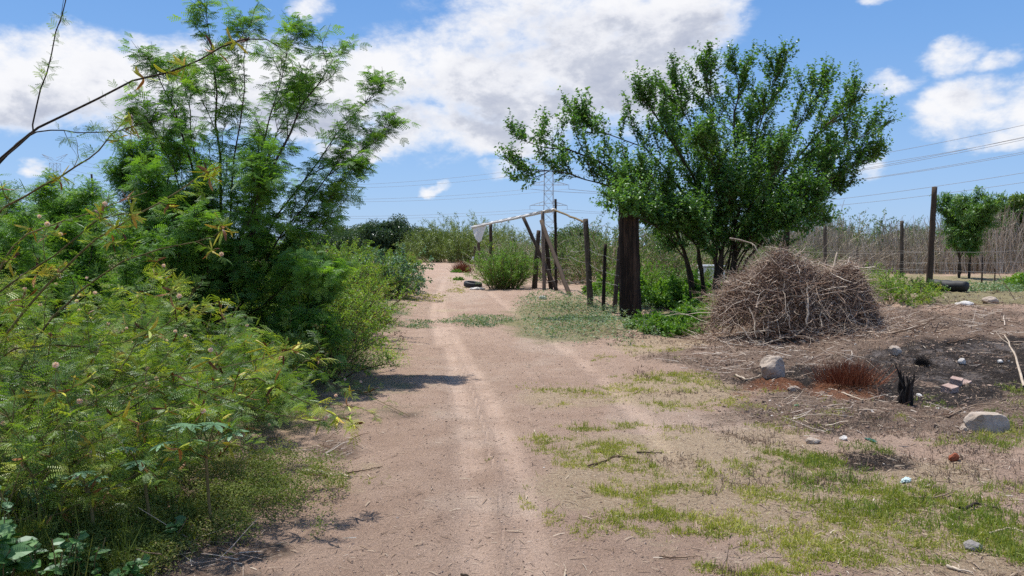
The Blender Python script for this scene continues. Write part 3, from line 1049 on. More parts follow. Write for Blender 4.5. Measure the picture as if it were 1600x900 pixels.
# ------------------------------------------------------------------ plant makers (built around the origin)
def shoots_tree(name, loc, limbs, mats, label, cat, group=None, l2=9, l2len=.42, l3=7, l3len=.35, leaves=12, leaf=.06, tpl=None,
                trunk_r=.05, up=.06, wob2=.12, t0=.25, ang2=.7, ang3=.6, flat=1.0, tilt=None, l2t=None, leafup=None, droop=0.0, sep_trunks=()):
    """limbs: list of arrays of points relative to loc; crown shoots grown from them"""
    root = empty(name, loc, label, cat, group)
    br = Acc()
    lf = Acc()
    tpl = tpl or T_simple(.55)
    n = 12
    LP = []
    for L in limbs:
        L = np.asarray(L, float)
        t = np.linspace(0, len(L) - 1, n)
        i = np.clip(t.astype(int), 0, len(L) - 2)
        f = (t - i)[:, None]
        pm1, p0, p1, p2 = L[np.maximum(i - 1, 0)], L[i], L[i + 1], L[np.minimum(i + 2, len(L) - 1)]
        c = .5 * (2 * p0 + (p1 - pm1) * f + (2 * pm1 - 5 * p0 + 4 * p1 - p2) * f ** 2 + (3 * p0 - pm1 - 3 * p1 + p2) * f ** 3)
        c[1:-1] += R.normal(0, .012 * np.linalg.norm(L[-1] - L[0]), (n - 2, 3)) * .5
        LP.append(c)
    LP = np.array(LP)
    lens = np.linalg.norm(np.diff(LP, axis=1), axis=2).sum(1)
    rad = trunk_r * (lens / lens.max())[:, None] ** .8 * np.linspace(1, .16, n)[None]
    for k, (c, r) in enumerate(zip(LP, rad)):
        if k in sep_trunks:
            a1 = Acc()
            tubes(a1, c, r[None], 8, .5)
            a1.build('trunk', mats[0], root, True)
        else:
            tubes(br, c, r[None] * (.62 if sep_trunks else 1), 6, .5)
    p2, d2, t2, par = kids(LP, l2, t0, 1.0, ang2)
    k = 1 - .55 * t2
    d2 = nrm(d2 + [0, 0, .18])
    s2 = grow(p2, d2, lens[par] * l2len * k * R.uniform(.6, 1.2, len(k)), 7, wob2, (0, 0, up))
    # the limb tips run on as shoots
    tipd = nrm(LP[:, -1] - LP[:, -3])
    tips = grow(LP[:, -1], tipd, l3len * R.uniform(.6, 1.1, len(LP)), 7, .08, (0, 0, up))
    s2 = np.concatenate([s2, tips])
    l2l = np.linalg.norm(np.diff(s2, axis=1), axis=2).sum(1)
    tubes(br, s2, np.clip(l2l * .012, .003, .02)[:, None] * np.linspace(1, .35, 7)[None], 4, .5)
    p3, d3, t3, par3 = kids(s2, l3, .12, 1.0, ang3)
    s3 = grow(p3, nrm(d3 + [0, 0, .1 - droop]), l3len * R.uniform(.4, 1.15, len(t3)), 5, .12, (0, 0, up - droop * .3))
    tubes(br, s3, np.clip(leaf * .05, .0012, .004) * np.linspace(1, .4, 5)[None], 3, .5)
    allp = s3
    B = len(allp)
    t = (np.arange(leaves)[None] + R.random((B, leaves))) / leaves
    pos, tan = along(allp, t * .97 + .03)
    pos, tan = pos.reshape(-1, 3), tan.reshape(-1, 3)
    N = len(pos)
    rv = rvec(N)
    perp = nrm(rv - tan * (rv * tan).sum(1, keepdims=True))
    pos = pos + R.normal(0, leaf * .22, (N, 3))
    ax = nrm((tan * .55 + perp * 1.0) * [1, 1, flat] + [0, 0, -.12 - droop])
    uv = np.array([[0, 0, 1.0]]) + R.normal(0, .45, (N, 3))
    inst(lf, tpl[0], tpl[1], pos, ax, uv, leaf * R.uniform(.45, 1.35, N), (np.repeat(R.random(B), leaves) * .5 + R.random(N) * .5))
    br.build('branches', mats[0], root, True)
    lf.build('crown', mats[1], root)
    return root


def rel(base, pts):
    return [P(*p) - base for p in pts]


# ------------------------------------------------------------------ THE TREE right of the road
tb = at(1135, 19.0)
Dt = 19.0


def limb(x0, *pts):
    x0 = x0 + float(R.choice([-8, 0, 8]))
    b = at(x0, Dt + R.uniform(-.3, .3)) - tb
    b[2] -= .05
    q = rel(tb, pts)
    q[-1] = q[-2] + (q[-1] - q[-2]) * .68
    return np.array([b] + q)


tlimbs = [
    limb(1090, (1075, 420, 19), (1050, 350, 18.8), (985, 290, 18.2), (900, 240, 17.8), (790, 214, 17.4)),
    limb(1090, (1072, 410, 19), (1040, 350, 19), (960, 300, 18), (890, 272, 17.4), (800, 262, 17.1)),
    limb(1105, (1092, 400, 19), (1078, 330, 19), (1020, 240, 18.6), (950, 210, 18.2), (905, 195, 18)),
    limb(1105, (1095, 390, 19), (1090, 300, 18.6), (1040, 200, 18.2), (990, 140, 18)),
    limb(1118, (1118, 400, 19), (1110, 300, 19.3), (1075, 190, 19), (1050, 120, 18.7)),
    limb(1125, (1122, 380, 19), (1130, 280, 18.4), (1110, 170, 18.1), (1098, 98, 18)),
    limb(1125, (1130, 380, 19), (1140, 280, 19.6), (1150, 170, 19.6), (1152, 95, 19.5)),
    limb(1130, (1140, 380, 19), (1170, 280, 19), (1195, 170, 18.8), (1222, 92, 18.7)),
    limb(1130, (1148, 380, 19), (1195, 290, 19.5), (1250, 190, 19.5), (1292, 120, 19.4)),
    limb(1135, (1152, 390, 19), (1210, 290, 18.6), (1285, 205, 18.4), (1340, 155, 18.4)),
    limb(1135, (1155, 390, 19), (1230, 310, 19.2), (1310, 240, 19.3), (1372, 195, 19.5)),
    limb(1140, (1160, 400, 19), (1230, 330, 18.4), (1310, 275, 18.2), (1378, 238, 18)),
    limb(1140, (1165, 410, 19), (1220, 350, 18.9), (1280, 315, 18.7), (1325, 295, 18.5)),
    limb(1118, (1120, 400, 19), (1125, 320, 18), (1115, 260, 17.3), (1095, 225, 16.9)),
    limb(1125, (1130, 390, 19), (1170, 330, 18), (1200, 280, 17.2), (1220, 250, 16.8)),
    limb(1105, (1095, 400, 19), (1060, 340, 18), (1020, 300, 17.4), (990, 280, 17)),
    limb(1125, (1130, 390, 19), (1165, 300, 20), (1180, 220, 20.8), (1190, 170, 21)),
    limb(1125, (1125, 390, 19), (1095, 300, 20), (1060, 230, 20.8), (1040, 180, 21)),
    limb(1135, (1150, 400, 19), (1200, 330, 20), (1260, 270, 20.8), (1300, 240, 21)),
    limb(1118, (1112, 400, 19), (1060, 340, 19.6), (1000, 320, 19.8), (950, 318, 19.6)),
    limb(1135, (1150, 400, 19), (1200, 345, 18), (1240, 325, 17.6), (1270, 318, 17.4)),
    limb(1125, (1128, 400, 19), (1130, 350, 18.3), (1140, 320, 17.6), (1145, 300, 17.2)),
    limb(1090, (1075, 410, 18.6), (1045, 370, 17.6), (1005, 345, 16.4), (975, 335, 15.7)),
    limb(1105, (1098, 410, 18.8), (1080, 375, 18), (1050, 355, 17.4), (1020, 352, 17)),
    limb(1125, (1135, 410, 18.8), (1165, 375, 18), (1205, 355, 17.6), (1235, 350, 17.2)),
    limb(1135, (1150, 410, 19), (1190, 370, 19.4), (1240, 350, 19.8), (1280, 345, 20)),
    limb(1118, (1118, 410, 18.8), (1105, 375, 17.9), (1098, 350, 17.2), (1085, 345, 16.9)),
    limb(1125, (1130, 410, 19.6), (1150, 370, 20.6), (1180, 350, 21.4), (1200, 345, 22)),
    limb(1118, (1118, 410, 19.6), (1090, 370, 20.6), (1060, 350, 21.4), (1030, 345, 22)),
]
shoots_tree('shade_tree', tb, tlimbs, (M['bark'], M['tree']), 'broad fan-shaped green tree with dark leaning stems beside the brush pile', 'tree',
            l2=19, l2len=.26, l3=13, l3len=.50, leaves=16, leaf=.080, trunk_r=.058, up=.13, t0=.30, ang2=.65, ang3=.5, wob2=.15, sep_trunks=(0, 3, 6, 9, 12), tpl=T_simple(.62, .15))

# ------------------------------------------------------------------ big feathery tree at the left
D1 = 9.3
fb = at(345, D1)


def flimb(x0, *pts):
    b = at(x0, D1 + R.uniform(-.15, .15)) - fb
    b[2] -= .05
    q = rel(fb, pts)
    q[-1] = q[-2] + (q[-1] - q[-2]) * .95
    return np.array([b] + q)


BIP = T_bip_far(3, 5, .62, .8, 1.25)
BIPS = T_bip_far(2, 5, .66, .9, 1.3)
fl = [
    flimb(345, (345, 470, 9.3), (345, 330, 9.3), (338, 180, 9.2), (325, 40, 9.1)),
    flimb(345, (350, 470, 9.3), (360, 330, 9.2), (375, 180, 9), (388, 55, 8.9)),
    flimb(350, (355, 480, 9.3), (385, 340, 9.4), (425, 170, 9.5), (455, 60, 9.5)),
    flimb(350, (358, 470, 9.3), (400, 330, 9.1), (460, 200, 9.3), (520, 95, 9.7)),
    flimb(355, (365, 480, 9.3), (420, 360, 9.3), (500, 240, 9.6), (585, 145, 10.0)),
    flimb(355, (370, 490, 9.3), (430, 380, 9.1), (520, 270, 9.4), (598, 205, 9.7)),
    flimb(360, (375, 490, 9.3), (430, 410, 9.3), (500, 330, 9.2), (545, 275, 9.1)),
    flimb(360, (380, 500, 9.3), (430, 430, 9), (480, 370, 9.2), (530, 325, 9.5)),
    flimb(340, (335, 470, 9.3), (315, 340, 9.3), (280, 200, 9.2), (245, 115, 9.1)),
    flimb(340, (332, 470, 9.3), (300, 350, 9.1), (262, 250, 8.9), (235, 190, 8.8)),
    flimb(338, (325, 470, 9.3), (290, 390, 9.4), (255, 320, 9.5), (235, 280, 9.6)),
    flimb(345, (347, 450, 9.3), (400, 300, 10), (440, 200, 10.3), (470, 150, 10.4)),
    flimb(345, (340, 450, 9.3), (320, 300, 10), (300, 200, 10.2), (290, 120, 10.3)),
    flimb(350, (380, 500, 9.1), (420, 470, 8.7), (460, 440, 8.4), (500, 430, 8.2)),
    flimb(345, (340, 500, 9.0), (330, 450, 8.6), (320, 400, 8.3), (310, 360, 8.1)),
    flimb(350, (385, 540, 9.2), (430, 530, 8.9), (470, 520, 8.7), (500, 520, 8.5)),
    flimb(340, (300, 520, 9.2), (280, 470, 9), (255, 430, 8.9), (235, 400, 8.8)),
    flimb(345, (355, 470, 9.2), (370, 400, 8.7), (395, 330, 8.4), (410, 280, 8.2)),
]
shoots_tree('feathery_tree', fb, fl, (M['dtwig'], M['mesq']), 'tall airy feathery-leaved tree rising above the left thicket', 'tree',
            l2=14, l2len=.20, l3=7, l3len=.27, leaves=6, leaf=.112, flat=.45, trunk_r=.032, up=.03, t0=.22, ang2=.65, ang3=.7, tpl=BIP, sep_trunks=(0, 3, 8))


# ------------------------------------------------------------------ saplings
def sapling(loc, h, label, seedspread=.5, nl=5, mat='mesq', leaf=.112, l2=9, tpl=None, name='feathery_sapling', leaves=10, group='feathery saplings in the left thicket', twig='dtwig', cat='sapling', l2len=.17, l3len=.26):
    L = []
    for i in range(nl):
        a = R.uniform(0, 6.28)
        s = seedspread * R.uniform(.3, 1) * h * .5
        hh = h * R.uniform(.72, 1)
        dx, dy = math.cos(a) * s, math.sin(a) * s
        L.append(np.array([[dx * .05, dy * .05, -.05], [dx * .25, dy * .25, hh * .35], [dx * .6, dy * .6, hh * .7], [dx, dy, hh]]))
    return shoots_tree(name, loc, L, (M[twig], M[mat]), label, cat, group, l2=l2, l2len=l2len, l3=7, l3len=l3len, leaves=leaves, leaf=leaf,
                       trunk_r=.025, up=.03, t0=.15, ang2=.8, ang3=.7, tpl=tpl or BIPS, flat=.45)


sapA = sapling(at(225, 10.4), 2.9, 'tallest slender feathery sapling just left of the big feathery tree', .35, 6, l2=13)
sapB = sapling(at(60, 10.8), 2.1, 'bushy feathery sapling in front of the distant left pylon', .9, 7)
dup(sapB, at(150, 11.5), 1.3, 1.0, 'bushy feathery sapling between the pylon and the slender sapling')
dup(sapB, at(-20, 9.6), 2.7, 1.0, 'bushy feathery sapling cut off by the left edge of the view')
dup(sapA, at(290, 9.0), 4.0, .74, 'short feathery sapling against the dark stem of the big feathery tree')
dup(sapB, at(200, 8.2), 4.4, .72, 'low feathery sapling below the slender sapling, behind the thorny canes')
dup(sapB, at(470, 9.8), 5.1, .60, 'low feathery sapling at the right foot of the big feathery tree')
dup(sapB, at(110, 8.2), .6, .78, 'low feathery sapling behind the nearest thorny canes')


# ------------------------------------------------------------------ thorny mimosa: arching canes with pods and flower balls
MIM = T_bip_far(3, 6, .62, .78, .85)


def ball_flower():
    # a puff of fine stamens around a core
    acc = Acc()
    n = 160
    d = rvec(n)
    inst(acc, np.array([[.25, -.05, 0], [1, -.075, 0], [1, .075, 0], [.25, .05, 0]]), np.array([[0, 1, 2, 3]]), np.zeros((n, 3)), d, rvec(n), .013, R.random(n))
    return acc


def pod_mesh(n=5, big=1.0):
    acc = Acc()
    for i in range(n):
        L = R.uniform(.06, .105) * big
        d = nrm(R.normal(0, 1, 3) + [0, 0, .1])
        p = grow([[0, 0, 0]], [d], L, 6, .05, tuple(R.normal(0, .14, 3)))
        s = nrm(np.cross(np.gradient(p[0], axis=0), rvec(1)))
        wdt = np.array([.1, .8, 1, 1, .8, .12]) * .0062 * big
        v = np.stack([p[0] + s * wdt[:, None], p[0] - s * wdt[:, None]], 1).reshape(-1, 3)
        v2 = v + [0, 0, .003]
        q = np.array([[2 * k, 2 * k + 1, 2 * k + 3, 2 * k + 2] for k in range(5)])
        acc.add(np.concatenate([v, v2]), np.concatenate([q, q[:, ::-1] + 12]), np.full(10, R.random()))
    return acc


_fl = ball_flower().build('flower', M['flower'])
_pods = [pod_mesh(R.integers(5, 10), 1.0).build('seed_pods', M['pod']) for _ in range(5)]
PROTO = [_fl] + _pods


def child_copy(src, parent, loc, sc=1.0):
    c = src.copy()
    COL.objects.link(c)
    c.parent = parent
    c.location = tuple(float(v) for v in loc)
    c.scale = (sc, sc, sc)
    c.rotation_euler = tuple(float(v) for v in R.uniform(0, 6.28, 3))
    return c


def cane_set(name, loc, canes, label, group, leaf=.092, dens_=13, side=5, sidelen=.38, flowers=6, pods=6, mats=('cane', 'mimosa'), r0=.0055, cat='shrub', leafside=8):
    """canes (B,n,3) relative to loc"""
    root = empty(name, loc, label, cat, group)
    br, lf = Acc(), Acc()
    C = np.asarray(canes, float)
    n = C.shape[1]
    lens = np.linalg.norm(np.diff(C, axis=1), axis=2).sum(1)
    tubes(br, C, r0 * np.clip(lens, .5, 2.5)[:, None] / 1.6 * np.linspace(1, .3, n)[None], 6, R.random(len(C)))
    p, d, t, par = kids(C, side, .15, .98, .8)
    S = grow(p, nrm(d + [0, 0, .15]), sidelen * (1.15 - .6 * t) * R.uniform(.5, 1.2, len(t)), 6, .13, (0, 0, -.015))
    tubes(br, S, .0028 * np.linspace(1, .4, 6)[None], 4, R.random(len(S)))
    for paths, k, tt in ((C, int(dens_), .12), (S, leafside, .08)):
        B = len(paths)
        t = tt + (1 - tt) * (np.arange(k)[None] + R.random((B, k))) / k
        pos, tan = along(paths, t)
        pos, tan = pos.reshape(-1, 3), tan.reshape(-1, 3)
        N = len(pos)
        rv = rvec(N)
        perp = nrm(rv - tan * (rv * tan).sum(1, keepdims=True))
        perp[:, 2] *= .5
        inst(lf, MIM[0], MIM[1], pos, nrm(tan * .45 + perp), np.array([[0, 0, 1.0]]) + R.normal(0, .35, (N, 3)), leaf * R.uniform(.5, 1.25, N),
             np.repeat(R.random(B), k) * .6 + R.random(N) * .3)
    # thorns
    k = 26
    t = R.random((len(C), k)) * .85
    pos, tan = along(C, t)
    pos, tan = pos.reshape(-1, 3), tan.reshape(-1, 3)
    rv = rvec(len(pos))
    perp = nrm(rv - tan * (rv * tan).sum(1, keepdims=True))
    inst(br, np.array([[0, -.12, 0], [1, 0, -.25], [1, .01, -.25], [0, .12, 0]]), np.array([[0, 1, 2, 3]]), pos, perp, tan, .012, .6)
    br.build('branches', M[mats[0]], root, True)
    lf.build('leaves', M[mats[1]], root)
    tips = S[:, -1]
    for i in R.permutation(len(tips))[:flowers]:
        child_copy(_fl, root, tips[i] + [0, 0, .015], R.uniform(.85, 1.25))
    pp = np.concatenate([S[:, 3], C[:, n // 2], C[:, -2]])
    for i in R.permutation(len(pp))[:pods]:
        child_copy(_pods[R.integers(0, 5)], root, pp[i], R.uniform(.8, 1.25))
    return root


def arch(base, tip, rise, n=12, wob=.02):
    t = np.linspace(0, 1, n)[:, None]
    base, tip = np.asarray(base), np.asarray(tip)
    p = base * (1 - t) + tip * t
    p[:, 2] += (np.sin(np.pi * t[:, 0] ** .8)) * rise
    p[1:-1] += np.cumsum(R.normal(0, wob, (n - 2, 3)), 0) * .5
    return p


def mimosa(px, d, h, spread, nc, label, **kw):
    b = at(px, d)
    canes = []
    for i in range(nc):
        a = R.uniform(0, 6.28)
        s = spread * R.uniform(.35, 1)
        z = h * R.uniform(.0, 1) ** .8
        tip = np.array([math.cos(a) * s, math.sin(a) * s * .8, z])
        canes.append(arch(np.array([R.normal(0, .1), R.normal(0, .1), 0]), tip, h * R.uniform(.05, .35)))
    return cane_set('thorny_shrub', b, canes, label, 'thorny flowering shrubs at the left roadside', **kw)


ms = mimosa(95, 5.2, 1.35, 1.05, 20, 'thorny shrub with pink ball flowers filling the left edge mid-height', flowers=9, pods=22)
ms2 = mimosa(300, 5.6, 1.0, .95, 20, 'thorny shrub with pale ball flowers directly below the big feathery tree', flowers=6, pods=18)
ms3 = mimosa(20, 3.9, .95, .8, 18, 'nearest thorny shrub, low at the left edge', flowers=5, pods=16, leaf=.080)
ms4 = mimosa(200, 4.6, .62, .85, 18, 'low thorny shrub behind the star-leaved castor plant', flowers=4, pods=14)
ms5 = mimosa(400, 6.4, .85, .85, 18, 'thorny shrub spilling onto the road edge by its dark shadow', flowers=4, pods=8)
dup(ms, at(180, 6.6), 2.0, 1.0, 'thorny shrub behind the castor plant, at the middle of the thicket')
dup(ms2, at(20, 6.4), 3.9, 1.15, 'thorny shrub in the second row at the left edge, under the bushy saplings')
dup(ms5, at(330, 7.4), 1.0, 1.2, 'thorny shrub hugging the dark stem of the big feathery tree')
dup(ms4, at(430, 7.6), 2.4, 1.0, 'low thorny shrub at the right foot of the big feathery tree')
dup(ms, at(-90, 5.0), 4.4, 1.0, 'thorny shrub mostly cut off by the left edge of the view')


dup(sapB, at(-260, 11.0), 3.3, 1.0, 'bushy feathery sapling beyond the left edge of the view')
dup(sapB, at(-120, 13.5), 5.3, 1.2, 'bushy feathery sapling in the back row at the left edge')
dup(ms2, at(-330, 6.2), 2.3, 1.2, 'thorny shrub outside the left edge, farther back')
dup(ms, at(-330, 4.2), 1.1, 1.0, 'thorny shrub outside the left edge, nearest the viewer')


# long explicit canes
def cane(d, pts, n=16):
    L = np.array([P(x, y, d + (q[0] if q else 0)) for (x, y, *q) in pts])
    t = np.linspace(0, len(L) - 1, n)
    i = np.clip(t.astype(int), 0, len(L) - 2)
    f = (t - i)[:, None]
    a, b, c, e = L[np.maximum(i - 1, 0)], L[i], L[i + 1], L[np.minimum(i + 2, len(L) - 1)]
    r = .5 * (2 * b + (c - a) * f + (2 * a - 5 * b + 4 * c - e) * f ** 2 + (3 * b - a - 3 * c + e) * f ** 3)
    r[1:-1] += R.normal(0, .004, (n - 2, 3))
    return r


hb = at(-230, 4.2)
hi = np.array([cane(4.2, [(-230, 640), (-140, 400), (-50, 300), (10, 243), (60, 200), (125, 165), (210, 128), (290, 105), (345, 72), (400, 58), (440, 75)]),
               cane(4.15, [(-230, 640), (-80, 330), (40, 215), (50, 205), (62, 150), (75, 105), (90, 45), (108, -12), (122, -60)]),
               cane(4.1, [(-230, 640), (-90, 345), (20, 235), (52, 208), (90, 206), (130, 207), (190, 203), (225, 192), (260, 185)])])
hs = empty('overhanging_branches', hb, 'long dark thorny canes arching high across the sky at the upper left', 'shrub', 'thorny flowering shrubs at the left roadside')
br, lf = Acc(), Acc()
C = hi - hb
tubes(br, C, np.array([[.0085], [.0055], [.005]]) * np.linspace(1, .35, 16)[None], 6, .4)
S0 = grow(*kids(C, 5, .5, .97, .7)[:2], R.uniform(.08, .25, 15), 6, .12)
tubes(br, S0, .002 * np.linspace(1, .4, 6)[None], 4, .4)
for paths, k, ta, tb_ in ((C, 30, .5, 1), (S0, 6, .1, 1)):
    t = ta + (tb_ - ta) * R.random((len(paths), k))
    pos, tan = along(paths, t)
    pos, tan = pos.reshape(-1, 3), tan.reshape(-1, 3)
    rv = rvec(len(pos))
    perp = nrm(rv - tan * (rv * tan).sum(1, keepdims=True))
    inst(lf, MIM[0], MIM[1], pos, nrm(tan * .3 + perp), rvec(len(pos)) + [0, 0, 1], .055 * R.uniform(.5, 1.2, len(pos)), R.random(len(pos)) * .6)
br.build('branches', M['dtwig'], hs, True)
lf.build('leaves', M['mimosa'], hs)
for t in (.62, .66, .70, .78, .84):
    q, _ = along(C[:1], np.array([[t]]))
    child_copy(_pods[R.integers(0, 5)], hs, q[0, 0], 1.0)
q, _ = along(C[2:], np.array([[.80]]))
child_copy(_pods[1], hs, q[0, 0], 1.1)

mb = at(-60, 4.4)
mid = [cane(4.4, [(-60, 640), (-60, 420), (-10, 338), (50, 300), (110, 266), (150, 240), (172, 212), (185, 200)]),
       cane(4.5, [(-40, 640), (10, 520), (80, 440), (135, 388), (200, 345), (260, 310), (300, 285), (340, 262)]),
       cane(4.6, [(0, 640), (60, 520), (110, 470), (150, 435), (210, 400), (270, 385), (330, 370), (360, 350)]),
       cane(4.3, [(-60, 640), (-40, 500), (20, 440), (70, 410), (120, 372), (150, 345), (190, 335), (215, 330)]),
       cane(4.4, [(-60, 640), (0, 560), (60, 540), (130, 541), (180, 538), (240, 520), (290, 480), (310, 440)]),
       cane(4.5, [(-60, 640), (-20, 470), (10, 400), (30, 375), (80, 350), (110, 342), (160, 325), (230, 300)])]
cane_set('thorny_shrub', mb, np.array(mid) - mb, 'thorny shrub whose long pale canes with yellow pods cross the left thicket', 'thorny flowering shrubs at the left roadside',
         side=6, sidelen=.22, dens_=22, flowers=9, pods=30, leafside=6, leaf=.075, r0=.0062)
lb = at(60, 4.3)
low = [cane(4.3, [(60, 760), (100, 660), (180, 610), (250, 590), (330, 578), (410, 560), (455, 545)]),
       cane(4.4, [(60, 760), (120, 690), (200, 640), (270, 600), (330, 615), (400, 640), (460, 652), (520, 668)]),
       cane(4.5, [(60, 760), (130, 700), (220, 660), (300, 620), (390, 590), (440, 610), (500, 640), (545, 655)]),
       cane(3.9, [(60, 800), (0, 790), (60, 740), (130, 700), (200, 670), (280, 640), (330, 640)]),
       cane(3.8, [(60, 800), (-20, 840), (0, 815), (80, 808), (160, 770), (230, 730), (300, 690)]),
       cane(4.0, [(60, 800), (120, 780), (170, 760), (240, 730), (300, 700), (340, 680), (370, 668)])]
low = [np.array([c[int(round(k))] for k in np.linspace(0, len(c) - 1, 14)]) for c in low]
cane_set('thorny_shrub', lb, np.array(low) - lb, 'thorny shrub reaching low red-brown canes with green-yellow pods over the road edge', 'thorny flowering shrubs at the left roadside',
         side=7, sidelen=.22, dens_=26, flowers=9, pods=34, leafside=8, leaf=.075, r0=.005)

# twigs of the thicket lying on the road
rb = on(480, 640)
cs = [cane(7, [(480, 640)]) if 0 else None]
pr = np.array([[gp(470, 630), gp(520, 620) + [0, 0, .1], gp(560, 618) + [0, 0, .05], gp(640, 655) + [0, 0, .03]],
               [gp(470, 640), gp(510, 648) + [0, 0, .1], gp(560, 650) + [0, 0, .08], gp(600, 660) + [0, 0, .03]],
               [gp(500, 590), gp(530, 600) + [0, 0, .1], gp(560, 612) + [0, 0, .06], gp(585, 622) + [0, 0, .03]]])
pr = np.stack([np.stack([np.interp(np.linspace(0, 3, 10), range(4), q[:, k]) for k in range(3)], 1) for q in pr])
cane_set('trailing_branch', rb, pr - rb, 'thorny leafy branches trailing flat on the road edge', 'thorny flowering shrubs at the left roadside',
         side=4, sidelen=.25, dens_=12, flowers=4, pods=2, leafside=6, leaf=.055, r0=.006)
for o in PROTO:
    bpy.data.objects.remove(o)


# ------------------------------------------------------------------ castor plants, broadleaf weeds
def palm_leaf(size):
    v, q = [], []
    n = 8
    for k in range(n):
        a = math.radians(-150 + 300 * k / (n - 1))
        L = 1 - .35 * abs(k - (n - 1) / 2) / (n / 2)
        ca, sa = math.cos(a), math.sin(a)
        i = len(v)
        for (x, yw) in ((0, .02), (.35, .10), (.62, .125), (.85, .07), (1, .005)):
            for s in (-1, 1):
                X, Y = x * L, s * yw * (1 if x < .5 else 1.05)
                v.append([X * ca - Y * sa, X * sa + Y * ca, .08 * x - .22 * x * x])
        q += [[i + 2 * j, i + 2 * j + 1, i + 2 * j + 3, i + 2 * j + 2] for j in range(4)]
    return np.array(v) * size, np.array(q)


def castor(px, py, d, leaves, label, sz=.13):
    b = at(px, d)
    b0 = b.copy()
    root = empty('castor_plant', b0, label, 'plant', 'castor plants among the thorny shrubs')
    st = Acc()
    hub = P(px, py, d) - b0
    stem = arch([0, 0, 0], hub, .02, 6, .003)
    tubes(st, stem, .008, 6, .5)
    for (lx, ly, s) in leaves:
        tip = P(lx, ly, d - .12 * R.random()) - b0
        tubes(st, arch(hub - [0, 0, .03], tip, .02, 6, .002), .003, 5, .6)
        a = Acc()
        v, q = palm_leaf(sz * s)
        ax = nrm(np.array([[tip[0] - hub[0] + .02, -.3, .0]]))
        inst(a, v, q, tip[None] * 0, ax, np.array([[R.normal(0, .15), -.45, 1.0]]), 1.0, R.random())
        a.build('leaf', M['castor'], root, loc=tuple(tip))
    st.build('stem', M['cane'], root, True)


castor(322, 706, 4.0, [(335, 662, 1), (290, 664, .85), (362, 676, .8), (300, 688, .7)], 'grey-green star-leaved castor plant in front of the low pods')
castor(225, 745, 4.0, [(222, 722, 1), (252, 694, .7), (200, 700, .6)], 'star-leaved castor plant with one broad pale leaf at the middle of the low thicket', .12)
castor(135, 762, 3.8, [(130, 738, .8), (150, 748, .7), (118, 752, .6)], 'small star-leaved castor plant in the dark gap at the lower left', .11)


def broadweed(px, d, h, n, label, leaf=.09, tpl=None, mat='broad', spread=.2):
    b = at(px, d)
    root = empty('broadleaf_weed', b, label, 'weed', 'broad-leaved weeds at the lower left')
    st, lf = Acc(), Acc()
    a = R.uniform(0, 6.28, n)
    dd = np.stack([np.cos(a) * spread * 2, np.sin(a) * spread * 2, np.full(n, 1.0)], 1)
    S = grow(np.stack([np.cos(a) * .03, np.sin(a) * .03, 0 * a], 1), dd, h * R.uniform(.6, 1.1, n), 6, .1)
    tubes(st, S, .003, 4, .5)
    pos, tan = along(S, .25 + .75 * R.random((n, 7)))
    pos, tan = pos.reshape(-1, 3), tan.reshape(-1, 3)
    N = len(pos)
    ax = rvec(N)
    ax[:, 2] = .1
    tpl = tpl or T_heart()
    inst(lf, tpl[0], tpl[1], pos, ax, np.array([[0, -.3, 1.0]]) + R.normal(0, .4, (N, 3)), leaf * R.uniform(.5, 1.2, N), R.random(N))
    st.build('stems', M['cane'], root, True)
    lf.build('leaves', M[mat], root)
    return root


broadweed(60, 3.35, .26, 9, 'broad-leaved weed nearest the lower left corner of the verge', .055)
broadweed(-20, 3.3, .3, 12, 'broad-leaved weed cut off by the lower left corner', .085)
broadweed(125, 3.5, .22, 10, 'broad-leaved weed beside the dry branch at the lower left', .052)
broadweed(20, 3.9, .36, 12, 'broad-leaved weed in the second row at the left edge', .055, mat='castor')
broadweed(170, 3.4, .16, 7, 'small broad-leaved weed at the end of the dry branch', .055)
broadweed(240, 3.9, .14, 6, 'lone small broad-leaved weed in the creeping herb', .05)


# ------------------------------------------------------------------ generic bushes
def bush(name, loc, h, wd, stems, leafn, leaf, mats, label, group, tpl=None, lean=.0, dpt=None, l2=7, low=.0, cat='bush', l2len=.45):
    root = empty(name, loc, label, cat, group)
    br, lf = Acc(), Acc()
    dpt = dpt or wd
    a = R.uniform(0, 6.28, stems)
    r = np.sqrt(R.random(stems))
    base = np.stack([np.cos(a) * r * wd * .35, np.sin(a) * r * dpt * .35, np.full(stems, -.03)], 1)
    out = np.stack([np.cos(a) * r * wd * .5 / h + lean, np.sin(a) * r * dpt * .5 / h, 1.0 - .35 * r], 1)
    S = grow(base, out, h * R.uniform(.65, 1.08, stems) * (1 - .25 * r), 7, .12, (0, 0, -.01))
    tubes(br, S, np.clip(.010 * h, .004, .02) * np.linspace(1, .3, 7)[None], 4, R.random(stems))
    p, d, t, par = kids(S, l2, .1, 1, .8)
    T2 = grow(p, nrm(d), h * l2len * (1.1 - .6 * t) * R.uniform(.5, 1.1, len(t)), 6, .15, (0, 0, -.01))
    tubes(br, T2, np.clip(.004 * h, .0018, .008) * np.linspace(1, .4, 6)[None], 3, R.random(len(T2)))
    tpl = tpl or T_simple(.5)
    B = len(T2)
    t = R.random((B, leafn))
    pos, tan = along(T2, t)
    pos = pos.reshape(-1, 3) + R.normal(0, leaf * .35, (B * leafn, 3))
    tan = tan.reshape(-1, 3)
    pos[:, 2] = np.abs(pos[:, 2])
    N = len(pos)
    inst(lf, tpl[0], tpl[1], pos, nrm(tan * .5 + rvec(N)), np.array([[0, 0, 1.0]]) + R.normal(0, .6, (N, 3)), leaf * R.uniform(.6, 1.3, N),
         np.repeat(R.random(B), leafn) * .5 + R.random(N) * .5)
    br.build('stems', M[mats[0]], root, True)
    lf.build('leaves', M[mats[1]], root)
    return root


